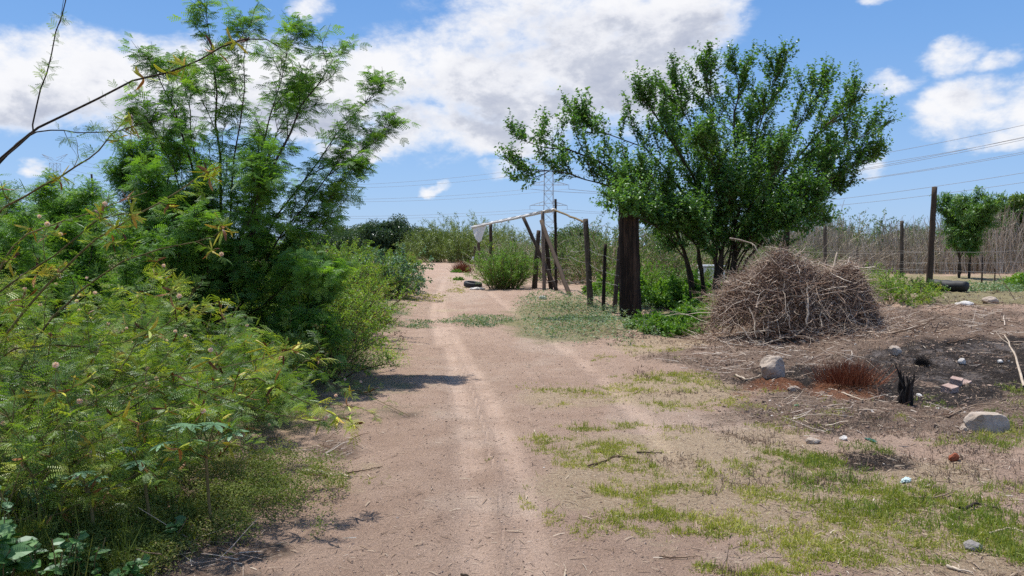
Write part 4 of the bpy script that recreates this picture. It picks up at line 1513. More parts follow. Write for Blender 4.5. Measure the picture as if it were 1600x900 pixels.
GL = 'yellow-green bushes along the left road edge'
b1 = bush('scrub_bush', at(470, 8.9), 1.0, 1.7, 44, 30, .034, ('twig', 'scrub'), 'rounded yellow-green bush nearest on the left road edge, beside the big feathery tree', GL)
b2 = bush('scrub_bush', at(485, 12.3), 1.35, 2.4, 50, 34, .042, ('twig', 'scrub'), 'yellow-green bush above the bare twigs at the left road edge', GL)

def edge_place(proto, hw, edge, d, sc, label):
    """put a bush so that its right flank stands at image column `edge` of the verge"""
    px = edge - F * hw * sc / d
    dup(proto, at(px, d), R.uniform(0, 6.28), (sc, sc, sc * R.uniform(.9, 1.1)), label)


for (p_, e_, d_, s_, lab_) in (
        (1, 575, 10.3, 1.05, 'yellow-green bush with a dark hollow above the creeper'),
        (2, 608, 11.6, .85, 'yellow-green bush pushing toward the road at the creeper'),
        (1, 480, 9.8, 1.1, 'yellow-green bush directly right of the feathery tree stem'),
        (2, 570, 14.0, 1.2, 'yellow-green bush in the second row behind the creeper'),
        (1, 612, 15.0, .8, 'yellow-green bush behind the bare twigs, nearest the wheel track'),
        (2, 605, 17.0, 1.2, 'yellow-green bush in the middle of the left verge mass'),
        (2, 640, 21.0, 1.05, 'yellow-green bush at the foot of the blue-green shrub'),
        (2, 565, 20.0, 1.5, 'tall yellow-green bush in the back row of the left verge'),
        (2, 620, 25.0, 1.45, 'yellow-green bush in the back row, below the far dark trees'),
        (1, 655, 29.0, 1.7, 'yellow-green bush just past the blue-green shrub'),
        (2, 510, 18.0, 1.5, 'yellow-green bush seen through the gap right of the feathery stem'),
        (2, 520, 28.0, 1.5, 'yellow-green bush far back left of the verge'),
        (2, 655, 38.0, 1.1, 'yellow-green bush farthest along the left verge'),
        (2, 400, 17.0, 1.25, 'yellow-green bush seen dimly behind the big feathery tree'),
        (2, 280, 16.0, 1.3, 'yellow-green bush seen dimly behind the slender sapling'),
        (2, 150, 15.0, 1.3, 'yellow-green bush seen dimly behind the bushy saplings')):
    edge_place(b1 if p_ == 1 else b2, 1.0 if p_ == 1 else 1.45, e_, d_, s_, lab_)
gs = bush('blue_green_shrub', at(606, 22), 1.65, 1.5, 24, 26, .07, ('cane', 'glauc'), 'blue-green broad-leaved shrub leaning toward the road at the left', None, T_simple(.7), .1, cat='shrub')
bush('blue_green_shrub', at(626, 24), .8, .9, 14, 18, .07, ('cane', 'glauc'), 'small blue-green shrub creeping onto the road, at the foot of the larger one', None, T_simple(.7), .2, cat='shrub')
bush('bare_twig_bush', at(590, 14.6), .35, .8, 40, 1, .02, ('dtwig', 'scrub'), 'low tangle of bare grey twigs at the left road edge', None, l2=6)

# right-hand bushes
GR = 'green bushes right of the road'
rb1 = bush('green_bush', at(786, 27.5), 1.75, 1.5, 90, 46, .06, ('cane', 'bright'), 'feathery bright green bush in front of the leaning shelter poles', GR, T_long(), cat='bush', l2=6, l2len=.3)
bush('green_bush', at(790, 29.3), 1.8, 2.2, 26, 16, .05, ('twig', 'scrub'), 'yellowing bush behind the feathery green bush under the shelter beam', GR)
bb = bush('green_bush', at(1050, 13.7), .42, 1.05, 40, 26, .045, ('cane', 'bright'), 'low vivid green bush at the road edge left of the brush pile', GR, T_simple(.6))
dup(bb, at(1085, 14.7), 1.5, 1.35, 'vivid green bush touching the left side of the brush pile')
dup(bb, at(1015, 14.3), 3.0, .8, 'small vivid green bush in front of the thick dark pole')
dup(bb, at(1120, 16.0), 3.9, 1.25, 'vivid green bush between the tree stems and the brush pile')
bush('green_bush', at(1010, 22.5), 1.3, 2.2, 46, 34, .05, ('cane', 'bright'), 'soft green bush in shade behind the thick dark pole', GR)
bush('green_bush', at(1090, 24), 1.2, 2.4, 40, 30, .05, ('cane', 'hedge'), 'dark green bush in shade behind the tree stems', GR)
for (px, d, s_, lab) in ((1030, 19.5, 1.9, 'vivid green bush in dappled shade right of the thick dark pole'), (1075, 21.0, 2.0, 'vivid green bush behind the leaning tree stems'),
                        (1165, 20.5, 1.7, 'vivid green bush right of the tree stems, behind the brush pile'), (955, 24.0, 1.6, 'vivid green bush behind the thin leaning stakes')):
    dup(bb, at(px, d), R.uniform(0, 6.28), s_, lab)
fy_ = bush('wispy_bush', at(1395, 14.4), .72, 1.35, 44, 26, .035, ('cane', 'scrub'), 'wispy yellow-green bush at the right side of the brush pile', GR)
dup(fy_, at(1345, 16.0), 2.2, .95, 'wispy yellow-green bush tucked behind the brush pile')
dup(fy_, at(1440, 17.2), 4.0, .55, 'small wispy bush at the foot of the tall bare post')
dup(fy_, at(1155, 14.8), 1.0, .9, 'dry wispy bush on top of the left side of the brush pile')
dup(bb, at(1640, 27), 2.0, 2.4, 'yellow-green bush cut off by the right edge in the field')
for (px, d, s, t_) in ((713, 43, .35, 'grass tussock in the road near the dark fence stubs'), (716, 34, .28, 'grass tussock in the road nearest the tyre'), (735, 62, .6, 'grassy bush at the foot of the dark fence stubs')):
    dup(bb, at(px, d), R.uniform(0, 6), s * 1.6, t_)

# thicket behind the fence
GH = 'shrubs of the thicket behind the fence'
hg = bush('thicket_shrub', at(900, 33), 2.5, 4.2, 44, 24, .075, ('pile', 'hedge'), 'vine-hung thicket shrub behind the pale fence post', GH, l2=10)
hg2 = bush('thicket_shrub', at(860, 37), 2.5, 4.2, 60, 9, .07, ('stalk', 'hedge'), 'half-dry thicket shrub behind the leaning shelter poles', GH, l2=10)
dup(hg, at(960, 31), 2.1, 1.12, 'dense green thicket shrub behind the thin leaning stakes')
dup(hg, at(1010, 34), 3.3, 1.15, 'dense green thicket shrub behind the thick dark pole')
dup(hg2, at(805, 40), 1.2, .95, 'half-dry thicket shrub behind the feathery green bush')
dup(hg, at(1070, 37), 4.5, 1.1, 'dense green thicket shrub seen between the tree stems')
dup(hg2, at(1120, 38), 5.2, 1.1, 'half-dry thicket shrub behind the white container')
dup(hg, at(1180, 42), .5, 1.15, 'green thicket shrub right of the tree stems')
dup(hg2, at(1240, 44), 2.7, 1.15, 'half-dry thicket shrub above the brush pile')
dup(hg, at(1325, 50), 3.7, 1.65, 'rounded grey-green shrub above the dry stalks, right of the tree crown')
dup(hg, at(1250, 54), 5.7, 1.5, 'grey-green shrub above the dry stalks, under the tree crown')
dup(hg2, at(1400, 52), .2, 1.45, 'thin grey-green shrub above the dry stalks, left of the tall bare post')
dup(hg, at(1440, 56), 1.2, 1.2, 'green shrub behind the tall bare post')
dup(hg, at(930, 40), 1.9, 1.25, 'green thicket shrub highest behind the pale fence post')

for (px, d, s_, lab) in ((1265, 40, .75, 'low green shrub at the foot of the dry stalks, above the brush pile'), (1380, 47, 1.15, 'green shrub growing up through the dry stalks'), (1300, 47, 1.2, 'green shrub rising behind the dry stalks near the tree crown'),
                        (1455, 46, 1.2, 'green shrub growing through the stalks by the tall bare post'), (1500, 50, 1.3, 'green shrub behind the small round tree'), (1470, 60, 1.5, 'grey-green shrub far behind the tall bare post')):
    dup(hg if R.random() < .6 else hg2, at(px, d), R.uniform(0, 6.28), s_, lab)

# dry stalk wall
acc = Acc()
N = 4800
x = R.uniform(9, 37, N)
y = 41 + R.uniform(0, 5, N) + (x - 20) * .15
h = R.uniform(.8, 3.5, N) * (.4 + 1.15 * fbm(x * .5, y * .0, 3, 3))
S = grow(np.stack([x, y, 0 * x], 1), np.stack([R.normal(0, .16, N), R.normal(0, .1, N), np.ones(N)], 1), h, 6, .07)
tubes(acc, S, (R.uniform(.010, .028, (N, 1)) * np.linspace(1, .4, 6)[None]), 3, R.random(N))
k1, k2, k3, _ = kids(S, 3, .2, .9, .7)
S2 = grow(k1, k2, R.uniform(.2, .9, len(k1)), 4, .15)
tubes(acc, S2, .007 * np.linspace(1, .4, 4)[None], 3, R.random(len(S2)))
k1, k2, k3, _ = kids(S, 1, .1, .95, 1.2)
inst(acc, *T_simple(.4), k1, k2, rvec(len(k1)), .11, R.random(len(k1)))
tag(acc.build('dry_stalks', M['stalk']), 'wall of dry brown stalks standing behind the field', None, None, 'stuff')
acc = Acc()
N = 900
x = R.uniform(26, 44, N)
y = 38 + R.uniform(0, 4, N)
S = grow(np.stack([x, y, 0 * x], 1), np.stack([R.normal(0, .6, N), R.normal(0, .4, N), np.ones(N)], 1), R.uniform(.4, 1.3, N), 5, .1)
tubes(acc, S, .014 * np.linspace(1, .4, 5)[None], 3, R.random(N))
tag(acc.build('dry_scrub', M['stalk']), 'low tangle of dry scrub below the right-hand trees', None, None, 'stuff')

# small leafy tree in the field, right
lt = at(1508, 36)
lim = []
for i in range(13):
    a = i * 2.4
    s = R.uniform(.5, 1.35) if i % 4 else .2
    z = R.uniform(2.2, 3.75) if i > 3 else R.uniform(3.3, 3.9)
    bx = -.22 if i % 2 else .22
    lim.append(np.array([[bx, 0, -.05], [bx * 1.1, 0, .8], [bx + math.cos(a) * s * .45, math.sin(a) * s * .45, z * .62], [bx + math.cos(a) * s, math.sin(a) * s, z - .35 * s * .5]]))
shoots_tree('small_tree', lt, lim, (M['bark'], M['round']), 'small round leafy tree on two short dark trunks in the field', 'tree',
            l2=14, l2len=.22, l3=9, l3len=.40, leaves=14, leaf=.17, trunk_r=.06, up=0, t0=.42, ang2=.8, ang3=.8, tpl=T_long(), sep_trunks=(0, 1), droop=.1)

# darker trees at the right edge and the far treeline
def blob_tree(name, loc, h, wd, n, leaf, mat, label, group, tr=.12, trunk='bark', cat='tree', flat=.75, zc=.58):
    root = empty(name, loc, label, cat, group)
    lf, tk_ = Acc(), Acc()
    nc = 46
    c = rvec(nc) * (R.random((nc, 1)) ** .4) * [wd * .42, wd * .42, h * .40 * flat] + [0, 0, h * zc]
    c[:, 2] = np.maximum(c[:, 2], h * .14)
    limb_ = np.stack([np.stack([np.interp(np.linspace(0, 1, 6), [0, .4, 1], [0, q[0] * .15, q[0]]), np.interp(np.linspace(0, 1, 6), [0, .4, 1], [0, q[1] * .15, q[1]]),
                                np.interp(np.linspace(0, 1, 6), [0, .4, 1], [0, h * .3, q[2]])], 1) for q in c[:16]])
    tubes(tk_, limb_, tr * np.linspace(1, .2, 6)[None] * h / 5, 5, .5)
    k = n // nc
    rr = R.uniform(.10, .21, nc) * wd
    p = np.repeat(c, k, 0) + rvec(nc * k) * (R.random((nc * k, 1)) ** .35) * np.repeat(rr, k)[:, None] * [1, 1, .8]
    N = len(p)
    inst(lf, *T_simple(.55), p, rvec(N), np.array([[0, 0, 1.0]]) + R.normal(0, .5, (N, 3)), leaf * R.uniform(.6, 1.4, N), np.repeat(R.random(nc), k) * .5 + R.random(N) * .5)
    tk_.build('trunk', M[trunk], root, True)
    lf.build('crown', M[mat], root)
    return root


GT = 'trees beyond the field at the right'
d1 = blob_tree('dense_tree', at(1592, 46), 4.9, 5.5, 34000, .16, 'hedge', 'dense dark green tree at the right edge behind the small round tree', GT, zc=.5, flat=1)
dup(d1, at(1556, 52), 2.0, .95, 'dense dark green tree partly behind the small round tree')
dup(d1, at(1690, 50), 4.0, 1.05, 'dense dark green tree cut off by the right edge of the view')
GF = 'dark trees on the far horizon'
f1 = blob_tree('far_tree', at(607, 90), 4.9, 8.0, 30000, .22, 'far', 'domed dark tree on the horizon above the yellow-green bushes', GF, zc=.5, flat=1)
f2 = blob_tree('far_tree', at(652, 125), 4.6, 9.5, 26000, .26, 'far', 'flat dark tree on the horizon right of the domed one', GF, zc=.48, flat=1)
names = [(560, 100, .85, 'dark tree on the horizon left of the domed one'), (540, 118, 1.0, 'dark tree on the horizon at the end of the feathery branches'), (632, 112, .7, 'small dark tree on the horizon between the domed and flat ones'),
         (675, 150, .8, 'far dark tree on the horizon nearest the road end'), (480, 110, .8, 'dark tree on the horizon hidden by the feathery tree'), (400, 115, .8, 'dark tree on the horizon behind the feathery tree stem'),
         (300, 120, .8, 'dark tree on the horizon behind the slender sapling'), (150, 115, .8, 'dark tree on the horizon between the bushy saplings'), (40, 118, .9, 'dark tree on the horizon below the left pylon'),
         (700, 160, .8, 'far dark tree on the horizon behind the road end'), (900, 110, .9, 'dark tree on the horizon behind the shelter'), (1050, 120, 1, 'dark tree on the horizon behind the broad tree'),
         (1300, 110, .9, 'dark tree on the horizon behind the dry stalks'), (1420, 115, .9, 'dark tree on the horizon left of the tall bare post')]
for k, (px, d, s, lab) in enumerate(names):
    dup(f1 if k % 2 else f2, at(px, d), R.uniform(0, 6), s, lab)
# feathery pale green clump at the road end
wl = bush('willowy_bush', at(712, 72), 4.7, 8.5, 190, 30, .17, ('cane', 'farlight'), 'domed pale green willowy bush where the road ends', 'willowy bushes at the road end', T_long(), l2=8, l2len=.28)
dup(wl, at(765, 80), 1.6, .95, 'pale green willowy bush behind the white tarp')
dup(wl, at(690, 88), 2.6, .5, 'low pale green willowy bush left of the domed one')
gsb = bush('verge_bush', at(632, 60), .8, 2.4, 40, 22, .12, ('cane', 'scrub'), 'low grassy bush closing the left side of the road end', 'low bushes at the road end')
dup(gsb, at(692, 96), 1.0, 1.1, 'low grassy bush closing the road end')
dup(gsb, at(735, 82), 3.0, 1.0, 'low dry bush behind the dark fence stubs')
dup(gsb, at(618, 44), 4.0, .8, 'low grassy bush beside the road past the blue-green shrub')


# ------------------------------------------------------------------ posts, fences, shelter
def post_mesh(p0, p1, r0, r1, mat, name='post', parent=None, sides=10, origin=None, top_cut=.0):
    p0, p1 = np.asarray(p0, float), np.asarray(p1, float)
    n = 14
    t = np.linspace(0, 1, n)[:, None]
    c = p0 * (1 - t) + p1 * t
    L = np.linalg.norm(p1 - p0)
    c[1:-1] += R.normal(0, L * .0012, (n - 2, 3))
    o = c[0].copy() if origin is None else origin
    T = nrm(p1 - p0)
    A = nrm(np.cross(T, [0, 1.0, 0.2]))
    Bv = np.cross(T, A)
    ang = np.arange(sides) * 2 * math.pi / sides
    rad = (r0 * (1 - t) + r1 * t) * (1 + .08 * np.sin(ang * 3 + 1)[None] + R.normal(0, .03, (n, sides)))
    ring = A[None, None] * np.cos(ang)[None, :, None] + Bv[None, None] * np.sin(ang)[None, :, None]
    V = c[:, None] + ring * rad[:, :, None] - o
    V = V.reshape(-1, 3)
    q = [[i * sides + s, i * sides + (s + 1) % sides, (i + 1) * sides + (s + 1) % sides, (i + 1) * sides + s] for i in range(n - 1) for s in range(sides)]
    top = len(V)
    V = np.concatenate([V, [c[-1] - o + T * r1 * .1 + top_cut * A * 0]])
    tr = [[(n - 1) * sides + s, (n - 1) * sides + (s + 1) % sides, top] for s in range(sides)]
    return quads_mesh(name, V, q, mat, np.full(len(q) + len(tr), R.random()), parent, True, tuple(o if parent is None else o - np.array(parent.location)), tris=tr)


def post_px(x0, y0, x1, y1, d0, d1, w0, w1, mat, **kw):
    """a post from its foot (x0,y0) at depth d0 to its top"""
    a = at(x0, d0, -.12)
    b = P(x1, y1, d1)
    return post_mesh(a, b, w0 / 2 / F * d0, w1 / 2 / F * d1, mat, **kw)


def wire(acc, a, b, sag=.05, r=.003, n=12, barbs=True):
    t = np.linspace(0, 1, n)[:, None]
    a, b = np.asarray(a), np.asarray(b)
    c = a * (1 - t) + b * t
    c[:, 2] -= sag * 4 * (t * (1 - t))[:, 0]
    c[1:-1] += R.normal(0, .006, (n - 2, 3))
    tubes(acc, c, r, 4, .5)
    if barbs:
        L = np.linalg.norm(b - a)
        k = max(2, int(L / .14))
        pos, _ = along(c[None], np.linspace(.02, .98, k)[None])
        dd = nrm(rvec(k) * [.3, 1, 1])
        tubes(acc, np.stack([pos[0] - dd * .018, pos[0] + dd * .018], 1), r * .7, 3, .5)


tag(post_px(987, 0, 982, 318, 16.4, 16.4, 34, 30, M['pole'], name='utility_pole_stump', sides=18),
    'thick dark brown cut-off utility pole standing in the tree shade', 'pole')
tag(post_px(1453, 0, 1460, 292, 25.5, 25.5, 10, 7.5, M['dpost'], name='tall_post'), 'tall bare dark post standing alone against the sky at the right', 'post')
tag(post_px(1229, 0, 1229, 322, 27, 27, 10, 9, M['dpost'], name='wooden_post'), 'dark post rising behind the top of the brush pile', 'post')

# near fence
f0 = at(924, 19.6)
fe = empty('wire_fence', f0, 'sagging barbed-wire fence with a pale post and thin leaning stakes beside the thick pole', 'fence')
post_px(924, 0, 915, 342, 19.6, 19.6, 10, 8, M['post'], parent=fe)
post_px(943, 0, 946, 381, 18.2, 18.2, 6, 5, M['dpost'], parent=fe)
post_px(960, 0, 968, 387, 17.6, 17.6, 8, 6, M['dpost'], parent=fe)
wa = Acc()
o_ = np.array(fe.location)
for ys in ((389, 399, 406), (411, 424, 430), (350, 352, 356), (436, 440, 446)):
    A0, B0, C0 = P(919, ys[0], 19.6), P(945, ys[1], 18.2), P(972, ys[2], 16.6)
    wire(wa, A0 - o_, B0 - o_, .04)
    wire(wa, B0 - o_, C0 - o_, .03)
for ys in ((389, 392), (411, 400), (435, 440)):
    wire(wa, P(890, ys[1], 23.6) - o_, P(919, ys[0], 19.6) - o_, .05)
wa.build('barbed_wire', M['wire'], fe)

# shelter frame with a strip of white tarp
sb = at(851, 26.5)
sh = empty('shelter_frame', sb, 'leaning pole shelter frame with a white tarp strip along its sloping beam', 'shelter')
post_px(873, 0, 818, 340, 26.3, 27.2, 6, 5.5, M['dpost'], name='leaning_pole', parent=sh)
post_px(893, 0, 846, 345, 23.6, 26.3, 7, 6, M['dpost'], name='leaning_pole', parent=sh)
post_px(851, 0, 848, 330, 26.6, 26.6, 6, 5.5, M['post'], name='pole', parent=sh)
post_px(835, 0, 842, 360, 27.5, 27.5, 9, 6.5, M['dpost'], name='pole', parent=sh)
post_px(862, 0, 852, 362, 27, 26.8, 7, 6, M['dpost'], name='pole', parent=sh)
post_px(869, 0, 868, 311, 27.5, 27.2, 5, 4, M['dpost'], name='pole', parent=sh)
post_px(767, 0, 767, 350, 31, 31, 6, 5, M['dpost'], name='pole', parent=sh)
so = np.array(sh.location)
post_mesh(P(737, 355.5, 31), P(868, 328, 26.9), .036, .045, M['tarp'], 'beam', sh)
post_mesh(P(868, 329, 26.9), P(917, 348, 20.2), .032, .028, M['rail'], 'rail', sh)
# tarp strip: thin cloth wrapped over the beam, with its loose corner hanging at the low end
n = 40
t = np.linspace(0, 1, n)
top = np.array([P(738 + 128 * k, 353.5 - 27.5 * k, 31 - 4.2 * k) for k in t])
hang = .01 + .085 * fbm(t * 19, t * 0, 4, 3) + .62 * np.clip(1 - np.abs(t - .085) / .09, 0, 1) ** .8
hang += np.where(t < .17, .10, 0)
rows = []
for j in range(6):
    f = j / 5
    rows.append(top + np.stack([.03 * np.sin(t * 60 + f * 2), -.06 + .05 * np.sin(t * 47 + f * 3) * f, -hang * f + .02], 1))
V_ = np.stack(rows, 1).reshape(-1, 3) - so
q = [[i * 6 + j, i * 6 + j + 1, (i + 1) * 6 + j + 1, (i + 1) * 6 + j] for i in range(n - 1) for j in range(5)]
V2 = V_ + [0, .012, 0]
quads_mesh('tarp', np.concatenate([V_, V2]), np.concatenate([np.array(q), np.array(q)[:, ::-1] + len(V_)]), M['tarp'], np.full(len(q) * 2, .7), sh, True)
rows = [top + [0, -.05, .0], top + [0, .01, .022], top + [0, .07, .0], top + [0, .08, -.03]]
V_ = np.stack(rows, 1).reshape(-1, 3) - so
q = [[i * 4 + j, i * 4 + j + 1, (i + 1) * 4 + j + 1, (i + 1) * 4 + j] for i in range(n - 1) for j in range(3)]
quads_mesh('tarp_fold', V_, q, M['tarp'], np.full(len(q), .8), sh, True)
wa = Acc()
for ys in (400, 418, 436):
    wire(wa, P(770, ys - 6, 31) - so, P(838, ys, 27.5) - so, .08)
    wire(wa, P(838, ys, 27.5) - so, P(868, ys + 2, 25.6) - so, .05)
    wire(wa, P(868, ys, 25.6) - so, P(889, ys + 3, 23.6) - so, .05)
wa.build('barbed_wire', M['wire'], sh)

# dark stubs far down the right road edge
stub0 = None
for (x0, yt, d, w_, lab) in ((726, 374, 74, 6.5, 'thickest and farthest dark fence stub on the right road edge'), (732.5, 378, 70, 2.6, 'thin dark fence stub beside the thickest one'),
                             (742, 384, 55, 2.8, 'thin dark fence stub nearest the road beside the white bag'), (748, 378, 55, 4.5, 'dark fence stub with a knobbly top behind the white bag')):
    o = post_px(x0, 0, x0, yt, d, d, w_, w_, M['dpost'], name='fence_stub')
    tag(o, lab, 'post', 'dark fence stubs along the far right road edge')

# rear field fence
rfb = at(1410, 33)
rf = empty('field_fence', rfb, 'thin wire fence on weathered stakes across the bare field', 'fence')
for (x0, yt, d, w_) in ((1410, 345, 37, 6), (1290, 352, 35, 6), (1340, 385, 34, 3), (1536, 400, 30, 2.6), (1632, 380, 27, 6), (1556, 418, 31, 2)):
    post_px(x0, 0, x0 - 1, yt, d, d, w_, w_ * .85, M['post'], parent=rf)
wa = Acc()
ro = np.array(rf.location)
for yl, yr in ((392, 388), (409, 406), (420, 424)):
    wire(wa, P(1290, yl - 1, 35) - ro, P(1410, yl, 36) - ro, .03, .004, barbs=False)
    wire(wa, P(1410, yl, 36) - ro, P(1457, yl + 1, 25.5) - ro, .03, .004, barbs=False)
    wire(wa, P(1457, yl + 1, 25.5) - ro, P(1640, yr, 26.5) - ro, .06, .0045, barbs=False)
    wire(wa, P(1229, yl, 27) - ro, P(1457, yl + 1, 25.5) - ro, .08, .003, barbs=False)
wa.build('wire', M['wire'], rf)


# white container under the tree
def hull(name, pts_top, depth):
    pass


cb = at(1112, 27)
co = empty('white_container', cb, 'white rectangular container under the broad tree, half hidden by stems', 'container')
import bmesh


def rbox(name, size, loc, mat, parent, bev=.02, rot=(0, 0, 0)):
    bm = bmesh.new()
    bmesh.ops.create_cube(bm, size=1)
    for v in bm.verts:
        v.co = Vector((v.co.x * size[0], v.co.y * size[1], v.co.z * size[2]))
    bmesh.ops.bevel(bm, geom=list(bm.edges), offset=bev, segments=2, affect='EDGES')
    me = bpy.data.meshes.new(name)
    bm.to_mesh(me)
    bm.free()
    me.materials.append(mat)
    o = bpy.data.objects.new(name, me)
    COL.objects.link(o)
    o.location = loc
    o.rotation_euler = rot
    if parent:
        o.parent = parent
    return o


rbox('tank', (.78, .7, .72), (0, 0, .42), M['whitepl'], co, .05)
rbox('rim', (.84, .76, .06), (0, 0, .80), M['whitepl'], co, .02)
rbox('foot', (.7, .1, .07), (0, -.25, .03), M['dpost'], co, .01)
rbox('foot', (.7, .1, .07), (0, .25, .03), M['dpost'], co, .01)

# ------------------------------------------------------------------ brush pile
pb = at(1240, 12.6)
pile = empty('brush_pile', pb, 'big heap of dead brown brushwood between the broad tree and the burnt bank', 'brush pile')
br, lf = Acc(), Acc()


def dome(N, k=1.0):
    a = R.uniform(0, 6.28, N)
    r = np.sqrt(R.random(N)) * (1 + .25 * (R.random(N) < .12) * R.random(N))
    x, y = np.cos(a) * r, np.sin(a) * r
    q1 = 1 - (((x + .22) / .80) ** 2 + (y / .95) ** 2) ** 1.2
    q2 = .90 - (((x - .30) / .78) ** 2 + (y / .9) ** 2) ** 1.3
    top = np.maximum(np.maximum(q1, q2), .22 * (1 - r ** 2)).clip(0, .74) ** .8 * (.86 + .62 * (vn(x * 3.1 + 9, y * 3.1, 5) - .4)) + .03
    return np.stack([x * 1.30 + .06 * top, y * .95, top * 1.42 * k], 1), r


N = 6200
c, r = dome(N)
c[:, 2] *= R.random(N) ** .35
d = rvec(N)
d[:, 2] *= .45
d = nrm(d + np.stack([c[:, 0] * .5, c[:, 1] * .5, -.25 + 0 * r], 1))
S = grow(c - d * .2, d, np.abs(R.normal(.34, .24, N)).clip(.10, 1.3), 6, .26, (0, 0, -.03))
S[:, :, 2] = np.maximum(S[:, :, 2], .01)
tubes(br, S, (np.abs(R.normal(.0028, .0022, (N, 1))).clip(.0014, .014)) * np.linspace(1, .45, 6)[None], 4, R.random(N))
# sticks poking out of the top and sides
N = 1100
c, r = dome(N)
d = nrm(np.stack([c[:, 0] * 1.2, c[:, 1], .5 + .5 * R.random(N)], 1) + rvec(N) * .5)
S = grow(c * .95, d, R.uniform(.10, .42, N), 6, .24, (0, 0, -.05))
tubes(br, S, .0022 * np.linspace(1, .4, 6)[None], 4, .35 + .6 * R.random(N))
N = 30000
c, r = dome(N)
c[:, 2] *= R.random(N) ** .25 * .97
inst(lf, *T_simple(.6, .3), c, rvec(N), rvec(N), R.uniform(.02, .055, N), R.random(N))
br.build('twigs', M['pile'], pile)
lf.build('dead_leaves', M['pileleaf'], pile)
for k in range(16):
    ang_ = R.uniform(-2.9, -.25)                       # around the near side and the flanks
    p0 = np.array([math.cos(ang_) * 1.15, math.sin(ang_) * .95, R.uniform(.05, .3)])
    p1 = np.array([R.normal(0, .5), R.normal(-.1, .3), R.uniform(.7, 1.35)]) + [0, -.25, 0]
    p0 = p0 + rvec(1)[0] * .12
    mid_ = (p0 + p1) / 2 + np.array([math.cos(ang_), math.sin(ang_), .3]) * R.uniform(.18, .34)
    tt = np.linspace(0, 1, 10)[:, None]
    c = (1 - tt) ** 2 * p0 + 2 * tt * (1 - tt) * mid_ + tt ** 2 * p1
    c = c[:R.integers(6, 11)]
    c = np.stack([np.interp(np.linspace(0, 1, 10), np.linspace(0, 1, len(c)), c[:, i]) for i in range(3)], 1) + R.normal(0, .012, (10, 3))
    a = Acc()
    r_ = R.uniform(.007, .016)
    tubes(a, c, r_ * np.linspace(1.1, .5, 10)[None], 6, .5)
    k1, k2, k3, _ = kids(c[None], 5, .2, .95, .7)
    tubes(a, grow(k1, k2, R.uniform(.12, .4, 5), 6, .15), r_ * .4 * np.linspace(1, .35, 6)[None], 4, .5)
    a.build('branch', M['twig' if k % 3 == 0 else 'dry'], pile, True)
N = 1100
an = R.uniform(0, 6.28, N)
rr2 = 1 + np.abs(R.normal(0, .22, N))
fx_, fy_2 = np.cos(an) * rr2 * 1.32 + pb[0], np.sin(an) * rr2 * 1.0 + pb[1]
fz_ = Hm(fx_, fy_2)
a = Acc()
S = grow(np.stack([fx_, fy_2, fz_ + .02], 1) - pb, np.stack([R.normal(0, 1, N), R.normal(0, .7, N), np.abs(R.normal(0, .18, N))], 1), R.uniform(.08, .5, N), 6, .16, (0, 0, -.02))
tubes(a, S, R.uniform(.0016, .005, (N, 1)) * np.linspace(1, .4, 6)[None], 4, R.random(N))
a.build('fallen_twigs', M['pile'], pile)
BR = [([(1198, 443), (1240, 462), (1290, 478), (1352, 487)], .011), ([(1308, 395), (1300, 430), (1283, 452), (1262, 467)], .008), ([(1225, 425), (1232, 445), (1240, 455), (1250, 460)], .007),
      ([(1340, 465), (1350, 490), (1357, 505), (1352, 530)], .010), ([(1170, 480), (1180, 500), (1178, 515), (1182, 528)], .007), ([(1255, 468), (1290, 490), (1330, 500), (1360, 512)], .007),
      ([(1150, 520), (1180, 518), (1200, 515), (1212, 519)], .006), ([(1330, 460), (1318, 470), (1322, 485), (1330, 500)], .006), ([(1172, 437), (1195, 420), (1210, 412), (1222, 400)], .006),
      ([(1140, 372), (1175, 378), (1185, 395), (1200, 412)], .007), ([(1250, 395), (1258, 415), (1262, 425), (1264, 440)], .005), ([(1160, 512), (1168, 525), (1172, 530), (1185, 535)], .008),
      ([(1130, 535), (1165, 541), (1190, 538), (1225, 527)], .008), ([(1195, 395), (1205, 402), (1208, 412), (1215, 420)], .005), ([(1380, 535), (1355, 550), (1330, 556), (1300, 560)], .008)]
for pts_, rr in BR:
    def dep(px, py):
        u = (px - 1240) / 225.0
        g = gp(px, min(py, 560))
        zz = (540 - py) / 150.0
        return 11.52 + .85 * max(0, zz) + .25 * abs(u)
    L = np.array([P(x_, y_, dep(x_, y_)) for x_, y_ in pts_])
    t = np.linspace(0, 3, 12)
    c = np.stack([np.interp(t, range(4), L[:, k]) for k in range(3)], 1)
    c = (c + np.roll(c, 1, 0) + np.roll(c, -1, 0)) / 3 if False else c
    c[1:-1] = (c[:-2] + c[1:-1] * 2 + c[2:]) / 4
    c[1:-1] += R.normal(0, .006, (10, 3))
    a = Acc()
    tubes(a, c - pb, rr * 1.5 * np.linspace(1.1, .5, 12)[None], 6, .6)
    k1, k2, k3, _ = kids((c - pb)[None], 3, .3, .95, .7)
    S = grow(k1, k2, R.uniform(.08, .22, 3), 5, .15)
    tubes(a, S, rr * .4 * np.linspace(1, .4, 5)[None], 4, .6)
    a.build('branch', M['dry'], pile, True)


